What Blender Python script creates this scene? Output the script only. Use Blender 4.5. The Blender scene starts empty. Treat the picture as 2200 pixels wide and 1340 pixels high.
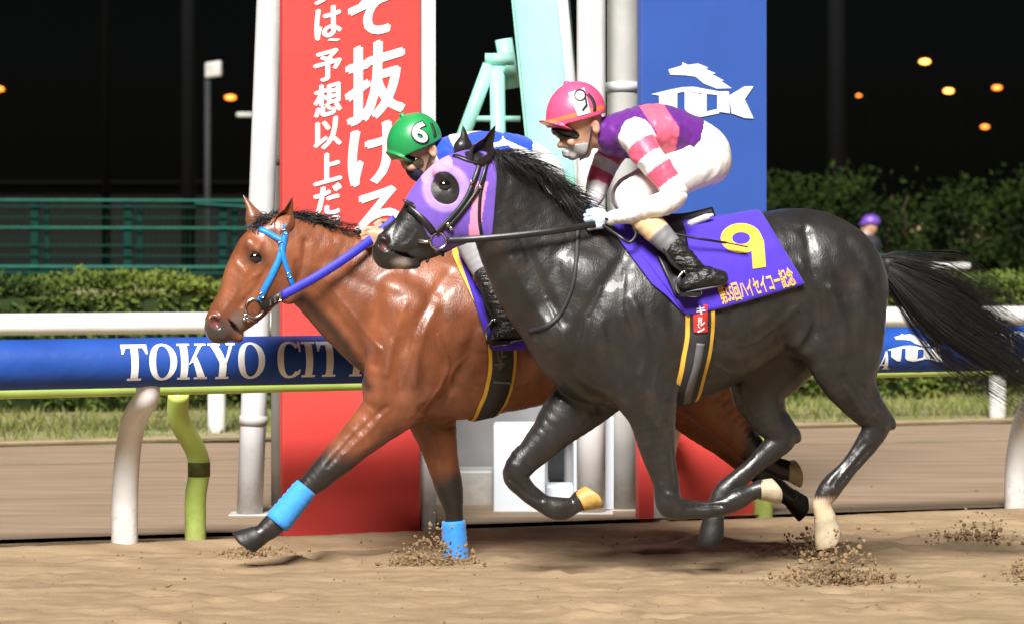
import bpy, bmesh, math, random
import numpy as np
from mathutils import Vector, Matrix
from mathutils.bvhtree import BVHTree

# ---------------------------------------------------------------- camera, sky, light, exposure
scene = bpy.context.scene
FPX, CPX, HOR, CAMH = 6720.0, 1100.0, 472.0, 1.6      # focal length / centre / horizon in photo pixels, eye height in m
cam_d = bpy.data.cameras.new('camera')
cam = bpy.data.objects.new('camera', cam_d)
scene.collection.objects.link(cam)
cam.location = (0, 0, CAMH)
cam.rotation_euler = (math.radians(90), 0, 0)
cam_d.sensor_width = 36.0
cam_d.lens = 36.0 * FPX / 2200.0
cam_d.shift_y = -(670.0 - HOR) / 2200.0
cam_d.clip_end = 2000.0
cam_d.dof.use_dof = True
cam_d.dof.focus_distance = 14.2
cam_d.dof.aperture_fstop = 3.6
scene.camera = cam

LDIR = Vector((-0.10, -0.69, 0.72)).normalized()        # towards the floodlight bank behind the camera
world = bpy.data.worlds.new('World')
scene.world = world
world.use_nodes = True
wn = world.node_tree
bg = wn.nodes['Background']
sky = wn.nodes.new('ShaderNodeTexSky')
sky.sky_type = 'NISHITA'
sky.sun_disc = False
sky.sun_elevation = math.asin(LDIR.z)
sky.sun_rotation = math.atan2(LDIR.x, LDIR.y)
wn.links.new(sky.outputs['Color'], bg.inputs['Color'])
bg.inputs['Strength'].default_value = 0.0003            # night: the sky is all but black
sun_d = bpy.data.lights.new('floodlight_sun', 'SUN')
sun = bpy.data.objects.new('floodlight_sun', sun_d)
scene.collection.objects.link(sun)
sun_d.energy = 5.0
sun_d.angle = math.radians(24)
sun_d.color = (1.0, 0.965, 0.92)
sun.location = LDIR * 30
sun.rotation_euler = LDIR.to_track_quat('Z', 'Y').to_euler()
vs = scene.view_settings
vs.view_transform = 'Standard'
vs.look = 'None'
vs.exposure = 0.95
vs.gamma = 1.0
vs.use_curve_mapping = False
scene.cycles.use_denoising = True
scene.cycles.max_bounces = 6

random.seed(7)
rng = np.random.default_rng(7)

# ---------------------------------------------------------------- helpers
def at(px, py, Y):
    return np.array([(px - CPX) / FPX * Y, Y, CAMH - (py - HOR) / FPX * Y])
def gnd(px, py):
    return at(px, py, FPX * CAMH / (py - HOR))
def to_px(v):
    v = np.asarray(v)
    return CPX + FPX * v[..., 0] / v[..., 1], HOR + FPX * (CAMH - v[..., 2]) / v[..., 1]

class Frame:
    """vertical plane through a horse or rider: d = heading, n = sideways towards the camera"""
    def __init__(s, px, Y, deg):
        a = math.radians(deg)
        s.C = np.array([(px - CPX) / FPX * Y, Y, 0.0])
        s.d = np.array([-math.cos(a), -math.sin(a), 0.0])
        s.n = np.array([math.sin(a), -math.cos(a), 0.0])
        s.sc = Y / FPX
    def P(s, px, py, t=0.0):
        C = s.C + s.n * (t * s.sc)
        u = (px - CPX) / FPX
        k = (C[0] - u * C[1]) / (-s.d[0] + u * s.d[1])
        p = C + s.d * k
        p[2] = CAMH - (py - HOR) / FPX * p[1]
        return p
    def mirror(s, p):
        t = float(np.dot(p - s.C, s.n))
        return p - s.n * (2 * t)
    def local(s, v):
        r = np.asarray(v) - s.C
        return r @ s.d, r @ s.n, np.asarray(v)[..., 2]

ORG = {}
MATS = {}
def tag(o, label=None, cat=None, group=None, kind=None):
    if label: o['label'] = label
    if cat: o['category'] = cat
    if group: o['group'] = group
    if kind: o['kind'] = kind
    return o
def thing(name, loc, label, cat, group=None):
    o = bpy.data.objects.new(name, None)
    scene.collection.objects.link(o)
    o.empty_display_size = 0.1
    o.location = tuple(loc)
    ORG[o.name] = np.array(loc, float)
    return tag(o, label, cat, group)
def mk(name, verts, faces, mat, parent=None, smooth=True, base=None, col=None, label=None):
    verts = np.asarray(verts, float).reshape(-1, 3)
    if parent is not None: org = ORG[parent.name]
    else: org = np.array(base if base is not None else (0, 0, 0), float)
    me = bpy.data.meshes.new(name)
    if isinstance(faces, np.ndarray):
        k = faces.shape[1]
        me.vertices.add(len(verts)); me.vertices.foreach_set('co', (verts - org).astype(np.float32).ravel())
        me.loops.add(faces.size); me.loops.foreach_set('vertex_index', faces.astype(np.int32).ravel())
        me.polygons.add(len(faces)); me.polygons.foreach_set('loop_start', np.arange(0, faces.size, k, dtype=np.int32))
        me.update(calc_edges=True)
    else:
        me.from_pydata([tuple(v) for v in (verts - org)], [], [tuple(int(i) for i in f) for f in faces])
        me.update()
    if col is not None:
        ca = me.color_attributes.new('Col', 'FLOAT_COLOR', 'POINT')
        c4 = np.ones((len(verts), 4), np.float32); c4[:, :3] = col
        ca.data.foreach_set('color', c4.ravel())
    me.polygons.foreach_set('use_smooth', np.full(len(me.polygons), smooth))
    me.materials.append(MATS[mat] if isinstance(mat, str) else mat)
    o = bpy.data.objects.new(name, me)
    scene.collection.objects.link(o)
    if parent is not None:
        o.parent = parent
        ORG[o.name] = ORG[parent.name]
    else:
        o.location = tuple(org)
        ORG[o.name] = org
    if label: o['label'] = label
    return o

def mat(name, color=(0.5, 0.5, 0.5), rough=0.6, spec=0.5, metal=0.0, attr=False, nscale=8.0, namt=0.15, bump=0.0, bscale=60.0,
        bdist=0.01, emit=None, estr=0.0, coat=0.0, sheen=0.0, stretch=None, ramp=None, trans=0.0, alpha=1.0, rvar=0.0, splash=0.0, samt=0.8):
    m = bpy.data.materials.new(name)
    m.use_nodes = True
    N, L = m.node_tree.nodes, m.node_tree.links
    b = N['Principled BSDF']
    b.inputs['Roughness'].default_value = rough
    b.inputs['Specular IOR Level'].default_value = spec
    b.inputs['Metallic'].default_value = metal
    b.inputs['Coat Weight'].default_value = coat
    b.inputs['Sheen Weight'].default_value = sheen
    b.inputs['Transmission Weight'].default_value = trans
    b.inputs['Alpha'].default_value = alpha
    tc = N.new('ShaderNodeTexCoord')
    src = tc.outputs['Object']
    if stretch:
        mp = N.new('ShaderNodeMapping'); mp.inputs['Scale'].default_value = stretch[:3]
        if len(stretch) > 3: mp.inputs['Rotation'].default_value[2] = stretch[3]
        L.new(src, mp.inputs['Vector']); src = mp.outputs['Vector']
    nz = N.new('ShaderNodeTexNoise'); nz.inputs['Scale'].default_value = nscale; nz.inputs['Detail'].default_value = 6
    L.new(src, nz.inputs['Vector'])
    if ramp:
        cr = N.new('ShaderNodeValToRGB')
        cr.color_ramp.elements[0].position = 0.33; cr.color_ramp.elements[1].position = 0.68
        cr.color_ramp.elements[0].color = (*ramp[0], 1); cr.color_ramp.elements[1].color = (*ramp[1], 1)
        L.new(nz.outputs['Fac'], cr.inputs['Fac']); L.new(cr.outputs['Color'], b.inputs['Base Color'])
    else:
        mx = N.new('ShaderNodeMix'); mx.data_type = 'RGBA'; mx.blend_type = 'MULTIPLY'
        mr = N.new('ShaderNodeMapRange')
        mr.inputs['From Min'].default_value = 0.25; mr.inputs['From Max'].default_value = 0.75
        mr.inputs['To Min'].default_value = 1.0 - namt; mr.inputs['To Max'].default_value = 1.0 + namt * 0.5
        L.new(nz.outputs['Fac'], mr.inputs['Value'])
        mx.inputs['Factor'].default_value = 1.0
        if attr:
            at_ = N.new('ShaderNodeAttribute'); at_.attribute_name = 'Col'
            L.new(at_.outputs['Color'], mx.inputs['A'])
        else:
            mx.inputs['A'].default_value = (*color, 1)
        L.new(mr.outputs['Result'], mx.inputs['B'])
        L.new(mx.outputs['Result'], b.inputs['Base Color'])
    if splash:                                                        # dried sand splashed up from the track, thinning out with height
        sx = N.new('ShaderNodeSeparateXYZ'); L.new(tc.outputs['Object'], sx.inputs[0])
        h1 = N.new('ShaderNodeMapRange'); h1.inputs['From Min'].default_value = 0.0; h1.inputs['From Max'].default_value = splash
        h1.inputs['To Min'].default_value = 0.62; h1.inputs['To Max'].default_value = 0.0; L.new(sx.outputs['Z'], h1.inputs['Value'])
        n4 = N.new('ShaderNodeTexNoise'); n4.inputs['Scale'].default_value = 26; n4.inputs['Detail'].default_value = 7; n4.inputs['Roughness'].default_value = 0.7
        L.new(tc.outputs['Object'], n4.inputs['Vector'])
        ad = N.new('ShaderNodeMath'); ad.operation = 'ADD'; L.new(h1.outputs['Result'], ad.inputs[0]); L.new(n4.outputs['Fac'], ad.inputs[1])
        h2 = N.new('ShaderNodeMapRange'); h2.inputs['From Min'].default_value = 0.72; h2.inputs['From Max'].default_value = 1.05; h2.inputs['To Max'].default_value = samt
        L.new(ad.outputs[0], h2.inputs['Value'])
        m3 = N.new('ShaderNodeMix'); m3.data_type = 'RGBA'; L.new(h2.outputs['Result'], m3.inputs['Factor'])
        old = b.inputs['Base Color'].links[0].from_socket; L.new(old, m3.inputs['A']); m3.inputs['B'].default_value = (0.23, 0.16, 0.095, 1)
        L.new(m3.outputs['Result'], b.inputs['Base Color'])
    if rvar:
        m2 = N.new('ShaderNodeMapRange')
        m2.inputs['To Min'].default_value = rough - rvar; m2.inputs['To Max'].default_value = rough + rvar
        n3 = N.new('ShaderNodeTexNoise'); n3.inputs['Scale'].default_value = nscale * 0.7; n3.inputs['Detail'].default_value = 3
        L.new(src, n3.inputs['Vector'])
        m2.inputs['From Min'].default_value = 0.3; m2.inputs['From Max'].default_value = 0.7
        L.new(n3.outputs['Fac'], m2.inputs['Value']); L.new(m2.outputs['Result'], b.inputs['Roughness'])
    if bump:
        n2 = N.new('ShaderNodeTexNoise'); n2.inputs['Scale'].default_value = bscale; n2.inputs['Detail'].default_value = 4
        L.new(src, n2.inputs['Vector'])
        bp = N.new('ShaderNodeBump'); bp.inputs['Strength'].default_value = bump; bp.inputs['Distance'].default_value = bdist
        L.new(n2.outputs['Fac'], bp.inputs['Height']); L.new(bp.outputs['Normal'], b.inputs['Normal'])
    if emit:
        b.inputs['Emission Color'].default_value = (*emit, 1); b.inputs['Emission Strength'].default_value = estr
    MATS[name] = m
    return m

def catmull(pts, n):
    """pts: K x D control rows -> smooth resampled rows, n steps for each span"""
    p = np.asarray(pts, float)
    if len(p) < 3: 
        f = np.linspace(0, 1, n + 1)[:, None]
        return p[0] * (1 - f) + p[-1] * f
    q = np.vstack([2 * p[0] - p[1], p, 2 * p[-1] - p[-2]])
    out = []
    for i in range(1, len(q) - 2):
        for j in range(n):
            t = j / n
            a, b, c, d = q[i - 1], q[i], q[i + 1], q[i + 2]
            out.append(0.5 * (2 * b + (c - a) * t + (2 * a - 5 * b + 4 * c - d) * t * t + (3 * b - a - 3 * c + d) * t ** 3))
    out.append(p[-1])
    return np.array(out)

# ---------------------------------------------------------------- signed distance modelling (one skin for a whole body)
def vn3(p, seed):
    T = np.random.default_rng(seed).random((32, 32, 32)) - 0.5
    i = np.floor(p).astype(int); f = p - i; f = f * f * (3 - 2 * f); r = 0
    for a in (0, 1):
        for b in (0, 1):
            for c in (0, 1):
                w = (f[:, 0] if a else 1 - f[:, 0]) * (f[:, 1] if b else 1 - f[:, 1]) * (f[:, 2] if c else 1 - f[:, 2])
                r = r + w * T[(i[:, 0] + a) % 32, (i[:, 1] + b) % 32, (i[:, 2] + c) % 32]
    return r
class SDF:
    def __init__(s, lo, hi, h, frame):
        s.lo = np.array(lo, float); s.h = h; s.f = frame
        s.n = np.ceil((np.array(hi) - s.lo) / h).astype(int) + 1
        s.a = np.full(s.n, 0.3, np.float32)
        s.x = (s.lo[0] + h * np.arange(s.n[0])).astype(np.float32)
        s.y = (s.lo[1] + h * np.arange(s.n[1])).astype(np.float32)
        s.z = (s.lo[2] + h * np.arange(s.n[2])).astype(np.float32)
    def sl(s, lo, hi):
        i0 = np.clip(np.floor((np.array(lo) - s.lo) / s.h).astype(int), 0, s.n - 1)
        i1 = np.clip(np.ceil((np.array(hi) - s.lo) / s.h).astype(int) + 1, 1, s.n)
        i1 = np.maximum(i1, i0 + 1)
        return tuple(slice(int(a), int(b)) for a, b in zip(i0, i1))
    def uvt(s, S):
        X = s.x[S[0]][:, None, None]; Y = s.y[S[1]][None, :, None]; Z = s.z[S[2]][None, None, :]
        d, n, C = s.f.d, s.f.n, s.f.C
        return (X - C[0]) * d[0] + (Y - C[1]) * d[1], (X - C[0]) * n[0] + (Y - C[1]) * n[1], Z
    def blend(s, S, d, k, op):
        a = s.a[S]
        if op == 'sub': 
            d = -d; h = np.clip(0.5 - 0.5 * (a - d) / k, 0, 1); s.a[S] = a * (1 - h) + d * h + k * h * (1 - h)
            # smooth max
        else:
            h = np.clip(0.5 + 0.5 * (a - d) / k, 0, 1); s.a[S] = a * (1 - h) + d * h - k * h * (1 - h)
    def tube(s, P, rs, rl, k=0.03, op='add'):
        """swept ellipse through world points P; rs radius in the frame plane, rl sideways"""
        P = np.asarray(P); m = float(max(max(rs), max(rl))) + k + 3 * s.h
        S = s.sl(P.min(0) - m, P.max(0) + m)
        D = np.full([q.stop - q.start for q in S], 0.3, np.float32)
        o = [q.start for q in S]
        u, t, z = s.f.local(P)
        for i in range(len(P) - 1):
            mm = max(rs[i], rs[i + 1], rl[i], rl[i + 1]) + k + 3 * s.h
            Q = s.sl(np.minimum(P[i], P[i + 1]) - mm, np.maximum(P[i], P[i + 1]) + mm)
            U, T, Z = s.uvt(Q)
            du, dz, dt = u[i + 1] - u[i], z[i + 1] - z[i], t[i + 1] - t[i]
            L2 = du * du + dz * dz + 1e-9
            tau = np.clip(((U - u[i]) * du + (Z - z[i]) * dz) / L2, 0, 1).astype(np.float32)
            q = (U - u[i] - tau * du) ** 2 + (Z - z[i] - tau * dz) ** 2
            pt2 = (T - t[i] - tau * dt) ** 2
            a = rs[i] + tau * (rs[i + 1] - rs[i]); b = rl[i] + tau * (rl[i + 1] - rl[i])
            a2, b2 = a * a, b * b
            k0 = np.sqrt(q / a2 + pt2 / b2); k1 = np.sqrt(q / (a2 * a2) + pt2 / (b2 * b2)) + 1e-6
            dd = (k0 * (k0 - 1) / k1).astype(np.float32)
            R = tuple(slice(x.start - oo, x.stop - oo) for x, oo in zip(Q, o))
            D[R] = np.minimum(D[R], dd)
        s.blend(S, D, k, op)
    def cap(s, A, B, ra, rb, k=0.01, op='add'):
        A = np.asarray(A, float); B = np.asarray(B, float); m = max(ra, rb) + k + 3 * s.h
        S = s.sl(np.minimum(A, B) - m, np.maximum(A, B) + m)
        X = s.x[S[0]][:, None, None]; Y = s.y[S[1]][None, :, None]; Z = s.z[S[2]][None, None, :]
        e = B - A; L2 = float(e @ e) + 1e-9
        tau = np.clip(((X - A[0]) * e[0] + (Y - A[1]) * e[1] + (Z - A[2]) * e[2]) / L2, 0, 1)
        d = np.sqrt((X - A[0] - tau * e[0]) ** 2 + (Y - A[1] - tau * e[1]) ** 2 + (Z - A[2] - tau * e[2]) ** 2) - (ra + tau * (rb - ra))
        s.blend(S, d.astype(np.float32), k, op)
    def ell(s, c, ang, ra, rb, rl, k=0.03, op='add'):
        """ellipsoid: ra along the in-plane direction 'ang' (degrees, 0 = forward, 90 = up), rb across it, rl sideways"""
        c = np.asarray(c, float); m = max(ra, rb, rl) + k + 3 * s.h
        S = s.sl(c - m, c + m)
        U, T, Z = s.uvt(S)
        u, t, z = s.f.local(c)
        ca, sa = math.cos(math.radians(ang)), math.sin(math.radians(ang))
        p = (U - u) * ca + (Z - z) * sa; q = -(U - u) * sa + (Z - z) * ca; w = T - t
        k0 = np.sqrt((p / ra) ** 2 + (q / rb) ** 2 + (w / rl) ** 2)
        k1 = np.sqrt((p / ra ** 2) ** 2 + (q / rb ** 2) ** 2 + (w / rl ** 2) ** 2) + 1e-6
        s.blend(S, (k0 * (k0 - 1) / k1).astype(np.float32), k, op)
    def emboss(s, P, w, amp, side=1, tmin=-9.0):
        """raise (amp > 0) or groove (amp < 0) the skin along a line seen from one side"""
        P = np.asarray(P); m = 3 * w + 0.4
        lo = P.min(0) - 3 * w; hi = P.max(0) + 3 * w; lo[:2] -= 0.4; hi[:2] += 0.4
        S = s.sl(lo, hi); U, T, Z = s.uvt(S); u, t, z = s.f.local(P)
        d2 = None
        for i in range(len(P) - 1):
            du, dz = u[i + 1] - u[i], z[i + 1] - z[i]
            tau = np.clip(((U - u[i]) * du + (Z - z[i]) * dz) / (du * du + dz * dz + 1e-9), 0, 1)
            q = (U - u[i] - tau * du) ** 2 + (Z - z[i] - tau * dz) ** 2
            d2 = q if d2 is None else np.minimum(d2, q)
        mask = np.clip((T * side - tmin) / 0.02, 0, 1)
        s.a[S] -= (amp * np.exp(-d2 / (w * w)) * mask).astype(np.float32)
    def mesh(s):
        a = s.a; ins = a < 0
        nx, ny, nz = a.shape
        cnt = np.zeros((nx - 1, ny - 1, nz - 1), np.uint8)
        for i in (0, 1):
            for j in (0, 1):
                for k in (0, 1):
                    cnt += ins[i:nx - 1 + i, j:ny - 1 + j, k:nz - 1 + k]
        act = np.argwhere((cnt > 0) & (cnt < 8))
        idx = np.full(cnt.shape, -1, np.int32)
        idx[act[:, 0], act[:, 1], act[:, 2]] = np.arange(len(act))
        cor = {}
        for i in (0, 1):
            for j in (0, 1):
                for k in (0, 1):
                    cor[i, j, k] = a[act[:, 0] + i, act[:, 1] + j, act[:, 2] + k]
        acc = np.zeros((len(act), 3)); num = np.zeros(len(act))
        for c0 in list(cor):
            for ax in range(3):
                if c0[ax] == 0:
                    c1 = list(c0); c1[ax] = 1; c1 = tuple(c1)
                    v0, v1 = cor[c0], cor[c1]
                    m = (v0 < 0) != (v1 < 0)
                    f = np.where(m, v0 / np.where(m, v0 - v1, 1), 0)
                    p = np.zeros((len(act), 3)); p[:] = c0; p[:, ax] += f
                    acc[m] += p[m]; num[m] += 1
        v = s.lo + s.h * (act + acc / num[:, None])
        F = []
        for ax in range(3):
            sl0 = [slice(None)] * 3; sl1 = [slice(None)] * 3
            sl0[ax] = slice(0, -1); sl1[ax] = slice(1, None)
            A, B = ins[tuple(sl0)], ins[tuple(sl1)]
            e = np.argwhere(A != B)
            o1, o2 = [(1, 2), (2, 0), (0, 1)][ax]
            ok = (e[:, o1] > 0) & (e[:, o2] > 0) & (e[:, o1] < a.shape[o1] - 1) & (e[:, o2] < a.shape[o2] - 1)
            e = e[ok]
            flip = A[e[:, 0], e[:, 1], e[:, 2]]
            q = []
            for (p, r) in ((-1, -1), (0, -1), (0, 0), (-1, 0)):
                g = e.copy(); g[:, o1] += p; g[:, o2] += r
                q.append(idx[g[:, 0], g[:, 1], g[:, 2]])
            q = np.stack(q, 1)
            q[~flip] = q[~flip][:, ::-1]
            F.append(q)
        return v, np.vstack(F)
    def ruffle(s, amp, scale, seed, stretch=(1, 1, 1), ridge=False):
        """small uneven relief of the skin or cloth, only near the surface"""
        I = np.argwhere(np.abs(s.a) < 3 * s.h + amp)
        p = s.lo + s.h * I
        u = np.stack([(p - s.f.C) @ s.f.d * stretch[0], (p - s.f.C) @ s.f.n * stretch[1], p[:, 2] * stretch[2]], 1) / scale
        n = vn3(u, seed) + 0.5 * vn3(u * 2.1, seed + 1)
        if ridge: n = 0.35 - np.abs(n) * 2.0
        s.a[I[:, 0], I[:, 1], I[:, 2]] -= (amp * n).astype(np.float32)
    def sample(s, v):
        g = np.clip((np.asarray(v) - s.lo) / s.h, 0, np.array(s.n) - 1.001)
        i = g.astype(int); f = g - i
        r = 0
        for a in (0, 1):
            for b in (0, 1):
                for c in (0, 1):
                    w = (f[:, 0] if a else 1 - f[:, 0]) * (f[:, 1] if b else 1 - f[:, 1]) * (f[:, 2] if c else 1 - f[:, 2])
                    r = r + w * s.a[i[:, 0] + a, i[:, 1] + b, i[:, 2] + c]
        return r

def bvh_of(v, f):
    return BVHTree.FromPolygons([tuple(p) for p in v], [tuple(int(i) for i in q) for q in f])
EYE = Vector((0, 0, CAMH))
def hit(bvh, px, py, Yg=14.0):
    d = Vector(((px - CPX) / FPX, 1, -(py - HOR) / FPX)).normalized()
    loc, nor, i, dist = bvh.ray_cast(EYE, d)
    if loc is None:
        p = at(px, py, Yg)
        loc, nor, i, dist = bvh.find_nearest(Vector(p))
    if nor.dot(d) > 0: nor = -nor
    return np.array(loc), np.array(nor)

def smooth_rows(a, n):
    a = np.array(a, float)
    for _ in range(n):
        b = a.copy(); b[1:-1] = (a[:-2] + 2 * a[1:-1] + a[2:]) / 4; a = b
    return a
def unit(v):
    v = np.asarray(v, float); return v / (np.linalg.norm(v, axis=-1, keepdims=True) + 1e-12)

def ribbon_geo(P, N, w, th, lift=0.002):
    """flat strap: P points on a surface, N outward normals, w width(s), th thickness"""
    P = np.asarray(P); N = unit(N); T = unit(np.gradient(P, axis=0)); S = unit(np.cross(N, T))
    w = np.broadcast_to(np.asarray(w, float), (len(P),))[:, None] / 2
    r = [P - S * w + N * lift, P - S * w * 0.96 + N * (lift + th), P + S * w * 0.96 + N * (lift + th), P + S * w + N * lift]
    V = np.stack(r, 1).reshape(-1, 3); F = []
    for i in range(len(P) - 1):
        for j in range(4):
            F.append((4 * i + j, 4 * i + (j + 1) % 4, 4 * i + 4 + (j + 1) % 4, 4 * i + 4 + j))
    F += [(3, 2, 1, 0), tuple(4 * (len(P) - 1) + j for j in range(4))]
    return V, F
def strap_px(bvh, pts, w, th, step=5, sm=3, lift=0.002, Yg=14.0):
    """strap traced in photo pixels, laid on a surface"""
    pts = np.asarray(pts, float)
    L = max(2, int(np.linalg.norm(np.diff(pts, axis=0), axis=1).sum() / step / max(1, len(pts) - 1)))
    c = catmull(pts, L)
    h = [hit(bvh, x, y, Yg) for x, y in c]
    return ribbon_geo(smooth_rows([q[0] for q in h], sm), smooth_rows([q[1] for q in h], sm + 4), w, th, lift)

def tube_geo(P, r, seg=10, ecc=1.0, up=(0, 0, 1), caps=True):
    P = np.asarray(P, float); n = len(P)
    r = np.broadcast_to(np.asarray(r, float), (n,))
    T = unit(np.gradient(P, axis=0))
    ref = np.array(up, float)
    if abs(T[0] @ ref) > 0.95: ref = np.array([1.0, 0, 0])
    A = unit(np.cross(T[0], ref)); V = []
    for i in range(n):
        A = unit(A - T[i] * (A @ T[i])); B = np.cross(T[i], A)
        for j in range(seg):
            a = 2 * math.pi * j / seg
            V.append(P[i] + r[i] * (math.cos(a) * A + math.sin(a) * B * ecc))
    F = []
    for i in range(n - 1):
        for j in range(seg):
            F.append((i * seg + j, i * seg + (j + 1) % seg, (i + 1) * seg + (j + 1) % seg, (i + 1) * seg + j))
    if caps:
        F.append(tuple(range(seg))[::-1]); F.append(tuple((n - 1) * seg + j for j in range(seg)))
    return np.array(V), F
def merge(parts):
    V, F, o = [], [], 0
    for v, f in parts:
        V.append(np.asarray(v)); F += [tuple(i + o for i in q) for q in f]; o += len(v)
    return np.vstack(V), F
def box_geo(c, ex, ey, ez, bev=0.004):
    """box: centre c, half-extent vectors ex, ey, ez, small chamfer"""
    bm = bmesh.new()
    bmesh.ops.create_cube(bm, size=2.0)
    ex, ey, ez, c = (np.asarray(q, float) for q in (ex, ey, ez, c))
    for v in bm.verts: v.co = Vector(c + v.co.x * ex + v.co.y * ey + v.co.z * ez)
    if bev: bmesh.ops.bevel(bm, geom=bm.edges[:] + bm.verts[:], offset=bev, segments=2, profile=0.5, affect='EDGES')
    bm.normal_update()
    if bm.faces and np.linalg.det(np.stack([ex, ey, ez])) < 0: bmesh.ops.reverse_faces(bm, faces=bm.faces[:])
    bm.verts.index_update()
    V = [tuple(v.co) for v in bm.verts]; F = [tuple(v.index for v in f.verts) for f in bm.faces]
    bm.free(); return np.array(V), F
def ellipsoid_geo(c, ax, ay, az, nu=16, nv=10):
    V, F = [], []
    c, ax, ay, az = (np.asarray(q, float) for q in (c, ax, ay, az))
    for i in range(nv + 1):
        b = math.pi * i / nv
        for j in range(nu):
            a = 2 * math.pi * j / nu
            V.append(c + math.sin(b) * (math.cos(a) * ax + math.sin(a) * ay) + math.cos(b) * az)
    for i in range(nv):
        for j in range(nu):
            F.append((i * nu + j, (i + 1) * nu + j, (i + 1) * nu + (j + 1) % nu, i * nu + (j + 1) % nu))
    return np.array(V), F

def flat_text(s, bold=0.0):
    """2-D triangles of a text line: verts (x, y), faces; 1 unit = font size"""
    cu = bpy.data.curves.new('txt', 'FONT'); cu.body = s; cu.size = 1.0; cu.offset = bold; cu.resolution_u = 4
    ob = bpy.data.objects.new('txt', cu); scene.collection.objects.link(ob)
    me = ob.evaluated_get(bpy.context.evaluated_depsgraph_get()).to_mesh()
    bm = bmesh.new(); bm.from_mesh(me)
    bmesh.ops.remove_doubles(bm, verts=bm.verts[:], dist=1e-5)
    bmesh.ops.triangulate(bm, faces=bm.faces[:])
    bm.verts.index_update()
    V = np.array([v.co[:2] for v in bm.verts]) if bm.verts else np.zeros((0, 2))
    F = [tuple(v.index for v in f.verts) for f in bm.faces]
    bm.free(); ob.evaluated_get(bpy.context.evaluated_depsgraph_get()).to_mesh_clear()
    bpy.data.objects.remove(ob); bpy.data.curves.remove(cu)
    return V, F
def refine(V, F, mx):
    """split the edges of a flat mesh until none is longer than mx"""
    bm = bmesh.new()
    vs_ = [bm.verts.new((p[0], p[1], 0)) for p in V]
    for f in F:
        try: bm.faces.new([vs_[i] for i in f])
        except ValueError: pass
    for _ in range(6):
        e = [q for q in bm.edges if q.calc_length() > mx]
        if not e: break
        bmesh.ops.subdivide_edges(bm, edges=e, cuts=1, use_grid_fill=False)
        bmesh.ops.triangulate(bm, faces=bm.faces[:])
    bm.verts.index_update()
    V = np.array([v.co[:2] for v in bm.verts]); F = [tuple(v.index for v in f.verts) for f in bm.faces]
    bm.free(); return V, F
def fit_text(s, x0, x1, y0, y1, bold=0.0, shear=0.0):
    """text scaled into the pixel box; y grows downward"""
    V, F = flat_text(s, bold)
    if len(V) == 0: return V, F
    lo, hi = V.min(0), V.max(0); q = (V - lo) / (hi - lo)
    return np.stack([x0 + q[:, 0] * (x1 - x0), y1 - q[:, 1] * (y1 - y0) - shear * (q[:, 0] - 0.5) * (x1 - x0)], 1), F
def decal(bvh, V, F, name, m, parent, lift=0.003, mx=8.0, Yg=14.0, label=None):
    """flat print in photo pixels laid onto a surface"""
    V, F = refine(V, F, mx)
    h = [hit(bvh, x, y, Yg) for x, y in V]
    P = np.array([a + b * lift for a, b in h])
    return mk(name, P, F, m, parent, smooth=True, label=label)

# ---------------------------------------------------------------- materials
mat('dirt', rough=0.95, spec=0.15, nscale=5.0, ramp=((0.215, 0.152, 0.09), (0.32, 0.235, 0.145)), bump=0.6, bscale=90, bdist=0.012, stretch=(0.45, 1.6, 1, -0.37))
mat('infield_dirt', rough=0.95, spec=0.12, nscale=3.0, ramp=((0.20, 0.145, 0.10), (0.28, 0.205, 0.145)), bump=0.5, bscale=70, bdist=0.012, stretch=(0.35, 2.0, 1, -0.30))
mat('clod', (0.25, 0.17, 0.095), rough=0.95, spec=0.1, nscale=40, namt=0.4, bump=0.5, bscale=150)
mat('verge', rough=0.95, spec=0.1, nscale=2.5, ramp=((0.30, 0.25, 0.17), (0.13, 0.15, 0.04)), bump=0.6, bscale=50, bdist=0.02, stretch=(0.4, 1.6, 1, -0.26))
mat('grass_blade', rough=0.7, spec=0.3, nscale=2.0, ramp=((0.20, 0.19, 0.06), (0.09, 0.13, 0.025)))
mat('pad_blue', (0.013, 0.062, 0.31), rough=0.55, spec=0.3, nscale=3, namt=0.2, bump=0.25, bscale=9, bdist=0.02, rvar=0.1)
mat('print_white', (0.80, 0.80, 0.80), rough=0.5, namt=0.08)
mat('white_paint', (0.76, 0.75, 0.74), rough=0.4, namt=0.14, nscale=5, bump=0.1, bscale=30, splash=0.30, samt=0.40)
mat('old_white', (0.62, 0.63, 0.64), rough=0.5, namt=0.22, nscale=4, bump=0.1, bscale=30, splash=0.30, samt=0.40)
mat('grey_paint', (0.42, 0.42, 0.40), rough=0.5, namt=0.25, nscale=4, bump=0.1, bscale=30, splash=0.30, samt=0.40)
mat('mid_grey', (0.25, 0.25, 0.26), rough=0.6, namt=0.25, nscale=4)
mat('lime', (0.52, 0.70, 0.16), rough=0.4, namt=0.15, nscale=6, splash=0.30, samt=0.40)
mat('joint', (0.09, 0.11, 0.02), rough=0.6)
mat('sign_red', (0.70, 0.066, 0.058), rough=0.45, namt=0.1, nscale=3)
mat('sign_blue', (0.030, 0.085, 0.34), rough=0.45, namt=0.08, nscale=3)
mat('mint', (0.36, 0.74, 0.64), rough=0.4, namt=0.12, nscale=5, bump=0.1, bscale=20)
mat('mint_shade', (0.035, 0.06, 0.05), rough=0.6, namt=0.3)  # shade on the mint column's side, put into the colour
mat('pale_box', (0.60, 0.65, 0.70), rough=0.5, namt=0.15, nscale=3)
mat('dark_glass', (0.02, 0.022, 0.025), rough=0.25)
mat('fence_green', (0.006, 0.032, 0.025), rough=0.5, namt=0.2, spec=0.04)
mat('fence_bright', (0.022, 0.11, 0.085), rough=0.45, namt=0.2, spec=0.04)
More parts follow.
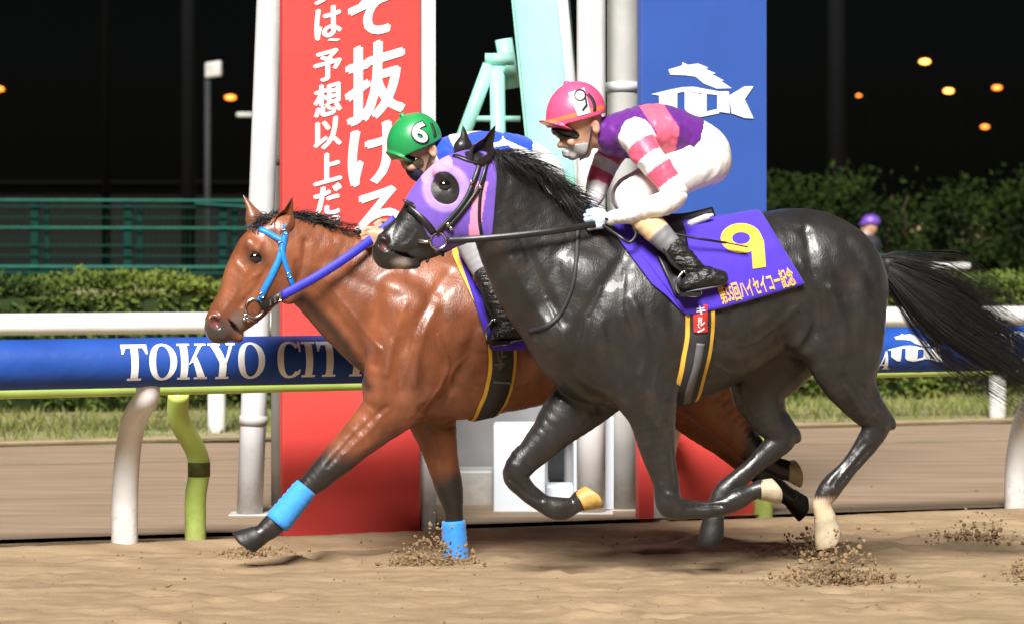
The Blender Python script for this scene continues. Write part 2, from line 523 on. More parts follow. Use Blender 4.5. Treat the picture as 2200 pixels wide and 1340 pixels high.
mat('hedge_leaf', rough=0.65, spec=0.15, nscale=1.1, ramp=((0.022, 0.045, 0.009), (0.14, 0.17, 0.028)))
mat('hedge_core', (0.02, 0.03, 0.01), rough=0.9, spec=0.04)
mat('shrub_leaf', rough=0.8, spec=0.04, nscale=0.9, ramp=((0.006, 0.011, 0.004), (0.026, 0.042, 0.008)))
mat('bark', (0.05, 0.035, 0.025), rough=0.9, bump=0.5, bscale=20, spec=0.04)
mat('mast', (0.0012, 0.0012, 0.0014), rough=0.7, spec=0.04)
mat('mast_dim', (0.007, 0.007, 0.0085), rough=0.7, spec=0.04)
mat('lamp_metal', (0.03, 0.03, 0.034), rough=0.5, spec=0.04)
mat('amber', (0.8, 0.3, 0.05), emit=(1.0, 0.20, 0.025), estr=2.6)
mat('amber_hot', (0.9, 0.5, 0.1), emit=(1.0, 0.40, 0.07), estr=4.0)
mat('far_wall', (0.010, 0.010, 0.010), rough=0.9, spec=0.04)

# ---------------------------------------------------------------- ground
RU = unit(np.array([2.75 + 1.90, 17.1 - 15.29, 0.0]))                  # along the running rail
RN = np.array([RU[1], -RU[0], 0.0])                                    # from the rail towards the track
RB = np.array([-1.90, 15.29, 0.0])                                     # foot of the first rail post
def rail_pt(u, off=0.0, z=0.0):
    p = RB + RU * u + RN * off; p[2] = z; return p
def vnoise(x, y, seed):
    """smooth value noise on a grid"""
    r = np.random.default_rng(seed); T = r.random((64, 64))
    xi, yi = np.floor(x).astype(int), np.floor(y).astype(int); fx, fy = x - xi, y - yi
    fx, fy = fx * fx * (3 - 2 * fx), fy * fy * (3 - 2 * fy)
    g = lambda a, b: T[a % 64, b % 64]
    return (g(xi, yi) * (1 - fx) + g(xi + 1, yi) * fx) * (1 - fy) + (g(xi, yi + 1) * (1 - fx) + g(xi + 1, yi + 1) * fx) * fy - 0.5
def fbm(x, y, seed, o=4):
    return sum(vnoise(x * 2 ** i, y * 2 ** i, seed + i) * 0.5 ** i for i in range(o))

xs = np.concatenate([-np.geomspace(400, 3.2, 40)[:-1], np.arange(-3.2, 3.8, 0.028), np.geomspace(3.8, 400, 40)])
ys = np.concatenate([np.linspace(-15, 12.2, 20)[:-1], np.arange(12.2, 17.6, 0.026), np.geomspace(17.6, 900, 60)])
GX, GY = np.meshgrid(xs, ys, indexing='ij')
rel_u = (GX - RB[0]) * RU[0] + (GY - RB[1]) * RU[1]
rel_v = (GX - RB[0]) * RN[0] + (GY - RB[1]) * RN[1]                   # > 0 on the track side of the rail
def ground_h(u, v):
    near = np.clip((4.5 - np.abs(v - 1.0)) / 1.5, 0, 1) * np.clip((8 - np.abs(u - 2.5)) / 2, 0, 1)
    h = 0.012 * fbm(u * 0.6, v * 3.0, 3, 3) + 0.006 * fbm(u * 2.0, v * 7.0, 11, 4) + 0.012 * fbm(u * 12, v * 17, 23, 4)
    r = np.random.default_rng(5)
    for i in range(150):                                               # hoof prints
        cu, cv = r.uniform(-3, 8), r.uniform(0.35, 4.3)
        a, dp = r.uniform(0.045, 0.08), r.uniform(0.012, 0.038)
        q = ((u - cu) / (a * 1.25)) ** 2 + ((v - cv) / a) ** 2
        h = h - dp * np.exp(-q * 1.2) + 0.5 * dp * np.exp(-(np.sqrt(q) - 1.7) ** 2 * 3.0)
    lip = 0.035 * np.exp(-((v - 0.10) / 0.10) ** 2)                     # loose sand pushed up to the rail
    return near * np.where(v > -0.05, h * np.clip((v + 0.05) / 0.3, 0.25, 1), 0.25 * h) + lip * near
GZ = ground_h(rel_u, rel_v)
nxg, nyg = GX.shape
gi = np.arange(nxg * nyg).reshape(nxg, nyg)
gf = np.stack([gi[:-1, :-1], gi[1:, :-1], gi[1:, 1:], gi[:-1, 1:]], -1).reshape(-1, 4)
gv = np.stack([GX, GY, GZ], -1).reshape(-1, 3)
tag(mk('ground', gv, gf, 'dirt'), 'sandy racing track ground churned by hooves', 'ground', kind='structure')

def strip(name, v0, v1, m, z, label, cat, skew=0.0):
    us = np.linspace(-60, 90, 200); rows = []
    for v in np.linspace(v0, v1, 8):
        for u in us:
            w = v + skew * u + (0.12 * math.sin(u * 3.1) + 0.07 * math.sin(u * 7.7 + 1) if v == v1 and name == 'infield_track' else 0)
            rows.append(rail_pt(u, w, z))
    k = len(us); F = [(i * k + j, i * k + j + 1, (i + 1) * k + j + 1, (i + 1) * k + j) for i in range(7) for j in range(k - 1)]
    return tag(mk(name, rows, F, m), label, cat, kind='structure')
strip('infield_track', -0.35, -6.7, 'infield_dirt', 0.022, 'reddish brown inner dirt track beyond the padded rail', 'track', 0.045)
strip('grass_verge', -6.7, -400, 'verge', 0.026, 'patchy grass verge on the far side of the inner track', 'grass', 0.045)
# thin white string line on the inner track
P = np.array([rail_pt(u, -5.0 + 0.045 * u + 0.02 * math.sin(u), 0.03) for u in np.linspace(-8, 16, 60)])
v_, f_ = ribbon_geo(P, np.tile([0, 0, 1.0], (60, 1)), 0.022, 0.003)
tag(mk('chalk_line', v_, f_, 'verge', base=P[0]), 'thin pale line drawn along the inner dirt track', 'line', kind='structure')
P = np.array([rail_pt(u, -6.72 + 0.045 * u + 0.03 * math.sin(u * 2), 0.035) for u in np.linspace(-10, 18, 80)])
v_, f_ = ribbon_geo(P, np.tile([0, 0, 1.0], (80, 1)), 0.05, 0.02)
tag(mk('verge_edging', v_, f_, 'dirt', base=P[0]), 'pale edging strip between inner track and grass verge', 'edging', kind='structure')

def blades(n, fn, hgt, wid):
    V, F = np.zeros((n * 3, 3)), np.arange(n * 3).reshape(n, 3)
    p = fn(n); a = rng.uniform(0, 2 * math.pi, n); h = hgt * rng.uniform(0.5, 1.3, n); l = rng.normal(0, 0.45, (n, 2)) * h[:, None]
    w = wid * rng.uniform(0.6, 1.3, n)
    V[0::3] = p - np.stack([np.cos(a) * w, np.sin(a) * w, 0 * a], 1); V[1::3] = p + np.stack([np.cos(a) * w, np.sin(a) * w, 0 * a], 1)
    V[2::3] = p + np.stack([l[:, 0], l[:, 1], h], 1)
    return V, F
def verge_pts(n):
    o = []
    while len(o) < n:
        u, v = rng.uniform(-5, 14), -6.9 - rng.beta(1.2, 1.6) * 5.0
        dens = np.clip((-v - 6.9) / 1.6, 0.08, 1) * (0.35 + vnoise(np.array(u * 1.1), np.array(v * 2.5), 40) + 0.3)
        if rng.random() < dens: o.append(rail_pt(u, v + 0.045 * u, 0.026))
    return np.array(o)
V, F = blades(26000, verge_pts, 0.07, 0.008)
tag(mk('verge_grass', V, F, 'grass_blade', smooth=False), 'short tufty grass growing on the far verge', 'grass', kind='stuff')

# ---------------------------------------------------------------- padded running rail
PADZ, PADR, PADO = 0.925, 0.118, 0.52
rail = thing('running_rail', rail_pt(0), 'blue padded running rail with white lettering on white gooseneck posts', 'rail')
us = np.linspace(-5, 11, 120)
pad_v, pad_f = tube_geo([rail_pt(u, PADO, PADZ) for u in us], PADR, 28, ecc=1.0)
pad_bvh = bvh_of(pad_v, pad_f)
pad = mk('pad', pad_v, pad_f, 'pad_blue', rail)
for us_ in (-1.4, 1.35, 4.1, 6.9):                                    # pad sleeve seams
    vv, ff = tube_geo([rail_pt(us_ + e, PADO, PADZ) for e in (0, 0.012)], PADR + 0.0025, 28, caps=False)
    mk('seam', vv, ff, 'pad_blue', pad)
def gooseneck(px, py, m, r, top_off, top_z, name, parent):
    b = gnd(px, py); off0 = float((b - RB) @ RN); u = float((b - RB) @ RU)
    g = top_off - off0
    c = [(off0 + g * a, z) for a, z in ((0, -0.05), (0, 0.18), (0.05, 0.34), (0.18, 0.50), (0.42, 0.63), (0.74, 0.71), (1.0, 0.76), (1.06, top_z))]
    q = catmull(c, 6)
    v, f = tube_geo([rail_pt(u, a, z) for a, z in q], np.linspace(r, r * 0.86, len(q)), 18, up=RU)
    return mk(name, v, f, m, parent)
for px, py in ((268, 1178), (1418, 1118), (2184, 1102)):
    gooseneck(px, py, 'white_paint', 0.066, PADO - 0.03, 0.86, 'post', rail)
lime = thing('lime_rail', rail_pt(0.4, -0.1), 'lime green plastic rail on bent lime posts behind the blue pads', 'rail')
v, f = tube_geo([rail_pt(u, 0.22 - 0.004 * u, 0.778 + 0.003 * u) for u in np.linspace(-5, 11, 60)], 0.026, 12)
mk('bar', v, f, 'lime', lime)
for px, py in ((420, 1166), (1640, 1112)):
    b = gnd(px, py); o = float((b - RB) @ RN); u = float((b - RB) @ RU)
    q = catmull([(u, o, -0.05), (u, o, 0.22), (u + 0.02, o, 0.36), (u + 0.0, o, 0.46), (u - 0.10, o + 0.06, 0.62), (u - 0.13, o + 0.16, 0.76)], 6)
    v, f = tube_geo([rail_pt(a, b_, z) for a, b_, z in q], 0.053, 16)
    p = mk('post', v, f, 'lime', lime)
    v, f = tube_geo([rail_pt(u + 0.018, o, 0.33), rail_pt(u + 0.018, o, 0.40)], 0.056, 16)
    mk('collar', v, f, 'joint', p)

# serif lettering built stroke by stroke: unit box, y up
def ring(cx, rx, ry, tx, ty, a0=0, a1=360, n=28):
    V, F = [], []
    for i in range(n + 1):
        a = math.radians(a0 + (a1 - a0) * i / n)
        V += [(cx + rx * math.cos(a), 0.5 + ry * math.sin(a)), (cx + (rx - tx) * math.cos(a), 0.5 + (ry - ty) * math.sin(a))]
    for i in range(n): F.append((2 * i, 2 * i + 2, 2 * i + 3, 2 * i + 1))
    return V, F
def quad(*p): return list(p), [tuple(range(len(p)))]
def rect(a, b, c, d): return quad((a, c), (b, c), (b, d), (a, d))
S_ = 0.07
GLY = {
 'T': (0.78, [rect(0.28, 0.50, S_, 0.88), rect(0.0, 0.78, 0.88, 1.0), quad((0, 0.70), (0.05, 0.70), (0.14, 0.88), (0, 0.88)), quad((0.73, 0.70), (0.78, 0.70), (0.78, 0.88), (0.64, 0.88)), rect(0.18, 0.60, 0, S_)]),
 'O': (0.84, [ring(0.42, 0.42, 0.52, 0.20, 0.08)]),
 'K': (0.90, [rect(0.08, 0.30, S_, 1 - S_), rect(0, 0.38, 0, S_), rect(0, 0.38, 1 - S_, 1), quad((0.30, 0.40), (0.42, 0.47), (0.76, 0.93), (0.64, 0.93)), quad((0.42, 0.56), (0.55, 0.62), (0.84, S_), (0.60, S_)), rect(0.50, 0.90, 0, S_), rect(0.54, 0.88, 1 - S_, 1)]),
 'Y': (0.84, [rect(0.31, 0.53, S_, 0.44), rect(0.22, 0.62, 0, S_), quad((0.31, 0.44), (0.53, 0.44), (0.30, 0.93), (0.06, 0.93)), quad((0.44, 0.44), (0.53, 0.44), (0.76, 0.93), (0.66, 0.93)), rect(0, 0.38, 1 - S_, 1), rect(0.56, 0.84, 1 - S_, 1)]),
 'C': (0.76, [ring(0.42, 0.42, 0.52, 0.20, 0.08, 42, 318), rect(0.68, 0.745, 0.70, 1.0), quad((0.68, 0.24), (0.74, 0.24), (0.72, 0.10), (0.64, 0.10))]),
 'I': (0.42, [rect(0.10, 0.32, S_, 1 - S_), rect(0, 0.42, 0, S_), rect(0, 0.42, 1 - S_, 1)]),
 'E': (0.72, [rect(0.08, 0.30, S_, 1 - S_), rect(0, 0.68, 0, S_), rect(0, 0.66, 1 - S_, 1), rect(0.30, 0.50, 0.47, 0.55), rect(0.62, 0.68, S_, 0.26), rect(0.60, 0.66, 0.76, 1 - S_)]),
 'B': (0.76, [rect(0.08, 0.30, 0.0, 1.0), quad((0.30, 0.92), (0.55, 0.92), (0.66, 0.78), (0.50, 0.55), (0.30, 0.55)), quad((0.30, 0.08), (0.58, 0.08), (0.72, 0.26), (0.56, 0.48), (0.30, 0.48))]),
 'A': (0.86, [quad((0.10, S_), (0.18, S_), (0.44, 0.86), (0.40, 1.0)), quad((0.46, S_), (0.72, S_), (0.50, 1.0), (0.40, 1.0)), rect(0.22, 0.56, 0.28, 0.35), rect(0, 0.28, 0, S_), rect(0.40, 0.86, 0, S_)]),
}
def pad_text(s, u0, hz, z0, gapw=0.06, wsc=1.0):
    u = u0; k = 0
    for ch in s:
        if ch == ' ': u += 0.30 * hz; continue
        wd, st = GLY[ch]
        parts = []
        for V, F in st:
            V, F = refine(np.array(V), F, 0.12)
            k += 1
            q = []
            for x, y in V:
                sa = (z0 + y * hz - PADZ) / (PADR + 0.003)
                a = max(-1.35, min(1.35, sa * 1.05)); r = PADR + 0.0022 + 0.0004 * (k % 6)
                q.append(rail_pt(u + x * hz * wsc, PADO + r * math.cos(a), PADZ + r * math.sin(a)))
            parts.append((np.array(q), F))
        v, f = merge(parts)
        mk('letter', v, f, 'print_white', pad)
        u += (wd * wsc + gapw) * hz
    return u
def u_at(px):                                                          # rail coordinate seen at a photo column
    k = (px - CPX) / FPX
    a = RB + RN * (PADO + PADR)
    return float((k * a[1] - a[0]) / (RU[0] - k * RU[1]))
pad_text('TOKYO CITY KEIBA', u_at(262), 0.178, 0.845, 0.035, 0.90)
pad_text('TOKYO CITY KEIBA', u_at(1475), 0.105, 0.82, 0.03, 0.95)
pad_text('TOKYO CITY', u_at(2120), 0.178, 0.845, 0.035, 0.90)

# emblem shapes: a running horse's head and mane over the letters T C K, from the photograph (pixels)
EMB = [
 [(1436, 150), (1466, 141), (1466, 134), (1478, 140), (1500, 137), (1522, 146), (1516, 149), (1538, 158), (1530, 160), (1556, 174), (1548, 174), (1572, 190), (1540, 191), (1512, 180), (1494, 165), (1470, 162), (1440, 161)],
 [(1399, 203), (1440, 193), (1466, 188), (1490, 187), (1545, 197), (1545, 205), (1490, 199), (1466, 198), (1424, 207)],
 [(1416, 205), (1455, 199), (1455, 250), (1440, 248), (1416, 230)],
 [(1471, 198), (1508, 203), (1518, 240), (1545, 234), (1545, 244), (1505, 252), (1480, 246), (1471, 235)],
 [(1508, 200), (1518, 202), (1518, 240), (1508, 236)],
 [(1541, 197), (1566, 197), (1568, 244), (1541, 240)],
 [(1566, 206), (1600, 186), (1619, 186), (1600, 214), (1619, 255), (1600, 254), (1572, 244)],
]
def emblem(to_world, name, parent, m='print_white'):
    parts = []
    for i, P in enumerate(EMB):
        V, F = refine(np.array(P, float), [tuple(range(len(P)))], 14)
        parts.append((np.array([to_world(x, y, i) for x, y in V]), F))
    v, f = merge(parts)
    return mk(name, v, f, m, parent, smooth=False)
ue = u_at(1905)
def pad_emb(x, y, i):
    u = ue + (x - 1399) / 220 * 0.33; zz = 0.865 + (255 - y) / 121 * 0.155
    a = max(-1.3, min(1.3, (zz - PADZ) / PADR)); r = PADR + 0.003 + 0.0004 * i
    return rail_pt(u, PADO + r * math.cos(a), PADZ + r * math.sin(a))
emblem(pad_emb, 'emblem', pad)

# ---------------------------------------------------------------- signboards and poles at the winning post
def on_rail_line(px, off):
    """point with the given offset from the rail line, seen at photo column px"""
    k = (px - CPX) / FPX; a = RB + RN * off
    return rail_pt(float((k * a[1] - a[0]) / (RU[0] - k * RU[1])), off, 0)
def board(name, px0, px1, off, z0, z1, th, m, parent):
    a, b = on_rail_line(px0, off), on_rail_line(px1, off)
    c = (a + b) / 2 - RN * th / 2; c[2] = (z0 + z1) / 2
    v, f = box_geo(c, (b - a) / 2, -RN * th / 2, (0, 0, (z1 - z0) / 2), 0.006)
    return mk(name, v, f, m, parent, smooth=False)
OFR = -0.10
red = thing('signboard', on_rail_line(756, OFR), 'tall red banner board with white vertical brush lettering and white edge post', 'signboard')
rb_ = board('panel', 608, 903, OFR, -0.02, 4.6, 0.06, 'sign_red', red)
board('edge_post', 905, 937, OFR - 0.05, -0.02, 4.7, 0.09, 'white_paint', red)
board('plinth', 604, 908, OFR - 0.07, -0.02, 0.10, 0.10, 'grey_paint', red)
def on_board(px, py, off):
    p = on_rail_line(px, off); p[2] = CAMH - (py - HOR) / FPX * p[1]; return p
def board_text(s, x0, x1, y0, y1, parent, shear=0.3, bold=0.03, m='print_white', off=OFR, name='lettering'):
    V, F = fit_text(s, x0, x1, y0, y1, 0.0, shear)
    k = (x1 - x0) * bold; sh = ((-k, 0), (0, -k * 0.6), (k, 0), (k * 0.3, k * 0.6))       # brush-thick strokes
    v, f = merge([(np.array([on_board(x + a, y + b_, off + 0.003 + 0.0004 * i) for x, y in V]), F) for i, (a, b_) in enumerate(sh)])
    mk(name, v, f, m, parent, smooth=False)
for ch, x0, x1, y0, y1 in (('そ', 752, 852, -62, 84), ('抜', 746, 866, 84, 262), ('け', 752, 858, 262, 402), ('る', 758, 862, 402, 540)):
    board_text(ch, x0, x1, y0 + 8, y1 - 8, rb_, 0.30, 0.045)
for ch, x0, x1, y0, y1 in (('夢', 676, 730, -70, 8), ('は', 678, 732, 12, 84), ('、', 704, 730, 78, 94), ('予', 676, 732, 106, 176), ('想', 676, 732, 176, 252), ('以', 676, 732, 252, 322), ('上', 676, 732, 326, 396), ('だ', 676, 732, 396, 468), ('。', 704, 730, 460, 480)):
    board_text(ch, x0, x1, y0 + 4, y1 - 4, rb_, 0.28, 0.05)

blue = thing('signboard', on_rail_line(1512, OFR - 0.15), 'tall blue board with white racing horse emblem above a red base', 'signboard')
zb = 1.02
bb_ = board('panel', 1378, 1648, OFR - 0.15, zb + 0.004, 4.6, 0.06, 'sign_blue', blue)
board('base_panel', 1374, 1645, OFR - 0.15, -0.02, zb, 0.06, 'sign_red', blue)
emblem(lambda x, y, i: on_board(x, y, OFR - 0.15 + 0.004 + 0.0005 * i), 'emblem', bb_)

def pole(name, p0, p1, r, m, label, group=None, ring_z=(), mring=None, r1=None):
    v, f = tube_geo([np.array(p0) * (1 - k) + np.array(p1) * k for k in np.linspace(0, 1, 8)], np.linspace(r, r1 or r, 8), 20)
    o = thing(name, p0, label, 'pole', group)
    mk('shaft', v, f, m, o)
    q = np.array(p0, float).copy()
    v, f = box_geo(q + np.array([0, 0, 0.012]), (r * 1.5, 0, 0), (0, r * 1.5, 0), (0, 0, 0.014), 0.003)
    mk('foot_plate', v, f, m, o, smooth=False)
    d = unit(np.array(p1, float) - np.array(p0, float))
    for z in ring_z:
        c = np.array(p0, float) + d * z
        v, f = tube_geo([c, c + d * 0.05], r * 1.08, 20); mk('clamp', v, f, mring or m, o)
    return o
def ext(pxa, pya, pxb, pyb, Y, z1):
    """point at height z1 on the image line a-b extended, on the plane at depth Y"""
    a, b = at(pxa, pya, Y), at(pxb, pyb, Y); k = (z1 - a[2]) / (b[2] - a[2]); return a + (b - a) * k
g0 = gnd(536, 1112)
pole('finish_pole', g0, ext(536, 1112, 579, 0, g0[1], 4.8), 0.070, 'old_white', 'leaning white steel pole beside the red banner board', ring_z=(0.5,), mring='grey_paint')
g0 = gnd(594, 1096)
pole('steel_pole', g0, g0 + np.array([0.0, 0, 4.7]), 0.030, 'grey_paint', 'thin grey pole hugging the left edge of the red banner board', ring_z=(1.9, 2.6), mring='mid_grey')
g0 = gnd(1270, 1108)
pole('white_pole', g0, g0 + np.array([0, 0, 4.8]), 0.078, 'white_paint', 'bright white upright pole between mint pylon and blue board')
g0 = gnd(1340, 1100)
pole('grey_pole', g0, g0 + np.array([0, 0, 4.8]), 0.092, 'grey_paint', 'thick pale grey pole against the edge of the blue board', ring_z=(2.3,), mring='old_white')

# mint pylon with its pale feet
Yp = 17.6
pyl = thing('pylon', at(1240, 1083, Yp), 'leaning mint green steel pylon standing on pale box feet', 'pylon')
def beam(name, pxa0, pxa1, pya, pxb0, pxb1, pyb, Y, th, m, parent):
    a, b = at((pxa0 + pxa1) / 2, pya, Y), at((pxb0 + pxb1) / 2, pyb, Y)
    ax = (b - a) / 2; wx = (pxa1 - pxa0) / 2 * Y / FPX
    ex = unit(np.cross(ax, [0, 1, 0])) * wx
    v, f = box_geo((a + b) / 2 + np.array([0, th / 2, 0]), ex, (0, th / 2, 0), ax, 0.015)
    return mk(name, v, f, m, parent, smooth=False)
beam('column', 1090, 1180, -150, 1195, 1285, 900, Yp, 0.24, 'mint', pyl)
beam('shaded_side', 1172, 1206, -150, 1262, 1296, 900, Yp + 0.06, 0.18, 'mint_shade', pyl)  # column's side face in shadow, painted as a dark strip
v, f = tube_geo([at(1196, -120, Yp + 0.02), at(1226, 190, Yp + 0.02), at(1262, 560, Yp + 0.02), at(1290, 880, Yp + 0.02)], 0.034, 14)
mk('conduit', v, f, 'old_white', pyl)
def footbox(px0, px1, py0, Y, th, m, name):
    a, b = at(px0, py0, Y), at(px1, py0, Y)
    v, f = box_geo(((a[0] + b[0]) / 2, Y + th / 2, a[2] / 2 - 0.01), ((b[0] - a[0]) / 2, 0, 0), (0, th / 2, 0), (0, 0, a[2] / 2 + 0.01), 0.012)
    return mk(name, v, f, m, pyl, smooth=False)
footbox(1060, 1172, 912, 16.95, 0.30, 'pale_box', 'foot')
footbox(1232, 1331, 893, 17.05, 0.34, 'pale_box', 'foot')
footbox(1172, 1232, 1042, 17.08, 0.22, 'pale_box', 'foot')
footbox(912, 1376, 846, 17.75, 0.16, 'mid_grey', 'back_wall')
footbox(925, 1060, 1010, 17.35, 0.30, 'grey_paint', 'low_box')
v, f = box_geo(at(1194, 972, 17.70), (0.045, 0, 0), (0, 0.02, 0), (0, 0, 0.15), 0.004)
mk('slot', v, f, 'dark_glass', pyl, smooth=False)

# mint step stand (tubular)
std = thing('step_stand', at(1045, 700, 18.2) * np.array([1, 1, 0]), 'small mint green tubular stand with rungs beside the pylon', 'stand')
def tb(pts, r, name, Y=18.2):
    v, f = tube_geo([at(x, y, Y + dy) for x, y, dy in pts], r, 14); mk(name, v, f, 'mint', std)
zf = HOR + FPX * CAMH / 18.2
tb([(1052, 140, 0), (1000, 280, 0), (895, 560, 0.0), (700, zf, 0.0)], 0.042, 'leg')
tb([(1068, 150, 0), (1072, 420, 0), (1078, zf, 0)], 0.045, 'leg')
tb([(1042, 128, 0.0), (1105, 128, 0.0)], 0.036, 'top_bar')
tb([(1036, 152, 0.0), (1085, 152, 0.0)], 0.030, 'top_bar')
tb([(1082, 85, 0.15), (1100, 190, 0.15)], 0.052, 'bracket')
tb([(1010, 256, 0.0), (1118, 256, 0.0)], 0.018, 'rung')
tb([(958, 420, 0.0), (1075, 420, 0.0)], 0.018, 'rung')

# ---------------------------------------------------------------- far white rail, hedge, fence
FU = unit(np.array([3.86 + 2.19, 24.8 - 23.2, 0])); FB = np.array([-2.19, 23.2, 0])
FN = np.array([-FU[1], FU[0], 0.0])                                   # away from the camera
def far_pt(u, off=0.0, z=0.0):
    p = FB + FU * u + FN * off; p[2] = z; return p
far = thing('infield_rail', far_pt(0), 'plain white rail on white posts in front of the hedge', 'rail')
v, f = tube_geo([far_pt(u, -0.1, 0.84) for u in np.linspace(-6, 14, 40)], 0.078, 18)
mk('bar', v, f, 'white_paint', far)
for px, py in ((467, 936), (2146, 906)):
    b = gnd(px, py); u = float((b - FB) @ FU)
    q = catmull([(0, -0.03), (0, 0.40), (-0.02, 0.62), (-0.09, 0.80)], 5)
    v, f = tube_geo([far_pt(u, a, z) for a, z in q], 0.068, 16); mk('post', v, f, 'white_paint', far)
for u in (-3.9, 3.0, 9.4):
    v, f = tube_geo([far_pt(u, 0, -0.03), far_pt(u, 0, 0.5), far_pt(u, -0.09, 0.80)], 0.068, 16); mk('post', v, f, 'white_paint', far)

def leaf_cloud(pts, size, flat=0.6):
    n = len(pts); nr = unit(rng.normal(0, 1, (n, 3)) + np.array([0, -0.25, flat]))
    a = unit(np.cross(nr, rng.normal(0, 1, (n, 3)))); b = np.cross(nr, a)
    s = size * rng.uniform(0.6, 1.4, (n, 1))
    V = np.zeros((n * 4, 3))
    V[0::4] = pts - a * s; V[1::4] = pts - b * s * 0.45; V[2::4] = pts + a * s; V[3::4] = pts + b * s * 0.45
    V[2::4] += nr * s * 0.25
    return V, np.arange(n * 4).reshape(n, 4)
hb = far_pt(2, 3.2)
hedge = thing('hedge', hb, 'clipped green hedge running along behind the white rail', 'hedge')
us = np.linspace(-8, 16, 90)
core = []
for u in us:
    for o, z in ((2.75, -0.02), (2.72, 0.95), (3.6, 0.97), (3.65, -0.02)): core.append(far_pt(u, o, z + 0.03 * math.sin(u * 5) * (z > 0)))
cf = [(4 * i + j, 4 * i + j + 1, 4 * i + j + 5, 4 * i + j + 4) for i in range(len(us) - 1) for j in range(3)]
mk('branch_core', core, cf, 'hedge_core', hedge)
n = 70000
u = rng.uniform(-8, 16, n); fr = rng.random(n)
z = np.where(fr < 0.55, rng.uniform(0.0, 1.02, n), 1.0 + rng.normal(0, 0.035, n)); o = np.where(fr < 0.55, 2.7 + rng.normal(0, 0.05, n), rng.uniform(2.65, 3.6, n))
bumpz = 0.10 * fbm(u * 1.7, o * 2, 61, 3)
pts = FB + FU * u[:, None] + FN * (o + 0.22 * fbm(u * 2.3, z * 3, 71, 3))[:, None]; pts[:, 2] = z + bumpz + 0.06
V, F = leaf_cloud(pts, 0.034); mk('leaf_mass', V, F, 'hedge_leaf', hedge, smooth=False)['kind'] = 'stuff'

# green mesh fence beyond the hedge (left)
Yf = 36.0
fz = lambda py: CAMH - (py - HOR) / FPX * Yf
fx = lambda px: (px - CPX) / FPX * Yf
fen = thing('mesh_fence', (fx(260), Yf, 0), 'dark green steel mesh fence with posts behind the hedge', 'fence')
for px in (-320, -125, 75, 275, 480, 680, 880):
    v, f = box_geo((fx(px), Yf, fz(436) / 2), (0.045, 0, 0), (0, 0.03, 0), (0, 0, fz(436) / 2), 0.005); mk('post', v, f, 'fence_green', fen, smooth=False)
    v, f = box_geo((fx(px) + 0.13, Yf + 0.03, fz(440) / 2), (0.030, 0, 0), (0, 0.02, 0), (0, 0, fz(440) / 2), 0.005); mk('brace', v, f, 'fence_green', fen, smooth=False)
for py, r, m in ((433, 0.016, 'fence_bright'), (447, 0.014, 'fence_green'), (470, 0.008, 'fence_green'), (492, 0.014, 'fence_bright'), (530, 0.012, 'fence_green'), (552, 0.010, 'fence_green'), (576, 0.020, 'fence_bright'), (590, 0.028, 'fence_green')):
    v, f = tube_geo([(fx(-420), Yf - 0.05, fz(py) + 0.02), (fx(960), Yf - 0.05, fz(py))], r, 8); mk('rail', v, f, m, fen)
bars = []
for x in np.arange(fx(-420), fx(960), 0.06):
    bars.append(tube_geo([(x, Yf, 0), (x, Yf, fz(436))], 0.005, 4, caps=False))
v, f = merge(bars); mk('mesh_wires', v, f, 'fence_green', fen)['kind'] = 'stuff'
# cross wire slanting down at its end
v, f = tube_geo([(fx(420), Yf - 0.09, fz(437)), (fx(640), Yf - 0.09, fz(452))], 0.012, 6); mk('stay', v, f, 'fence_bright', fen)

# long dark low building behind the fence
wl = thing('building', (fx(200) * 2, 75, 0), 'low unlit building, a black band behind the mesh fence', 'building')
p0, p1 = at(-400, 398, 75), at(580, 392, 75)
v, f = box_geo(((p0[0] + p1[0]) / 2, 77, p0[2] / 2), ((p1[0] - p0[0]) / 2, 0, 0), (0, 2, 0), (0, 0, p0[2] / 2), 0.05); mk('wall', v, f, 'far_wall', wl, smooth=False)
v, f = box_geo(((p0[0] + p1[0]) / 2, 76.9, p0[2] + 0.06), ((p1[0] - p0[0]) / 2 + 0.2, 0, 0), (0, 2.2, 0), (0, 0, 0.05), 0.02); mk('roof', v, f, 'mast', wl, smooth=False)

# shrubs (right)
def shrub(px, top, Y, w, label, seed):
    global rng
    keep = rng; rng = np.random.default_rng(seed)
    b = np.array([(px - CPX) / FPX * Y, Y, 0.0]); hgt = CAMH - (top - HOR) / FPX * Y
    t = thing('shrub', b, label, 'shrub', 'dark shrubs beyond the hedge')
    st = []
    for i in range(5):
        a = rng.uniform(0, 6.28); e = b + np.array([math.cos(a) * w * 0.45, math.sin(a) * w * 0.4, hgt * rng.uniform(0.6, 0.85)])
        st.append(tube_geo(catmull([b + rng.normal(0, 0.05, 3) * [1, 1, 0], (b + e) / 2 + rng.normal(0, 0.08, 3), e], 4), np.linspace(0.045, 0.012, 9), 6))
    v, f = merge(st); mk('trunk', v, f, 'bark', t)
    pts = []
    for i in range(34):                                               # clumps of leaves with gaps between
        d = unit(rng.normal(0, 1, 3)); r_ = rng.uniform(0.45, 1.0)
        c = b + np.array([d[0] * w * 0.62 * r_, d[1] * w * 0.5 * r_, hgt * (0.52 + 0.40 * d[2] * r_)])
        k = rng.integers(120, 300)
        pts.append(c + rng.normal(0, 1, (k, 3)) * np.array([0.19, 0.19, 0.15]) * rng.uniform(0.7, 1.3))
    pts = np.vstack(pts); pts = pts[(pts[:, 2] > 0.05) & (pts[:, 2] < hgt * 1.02)]
    V, F = leaf_cloud(pts, 0.055, 0.4); mk('crown', V, F, 'shrub_leaf', t, smooth=False)
    rng = keep
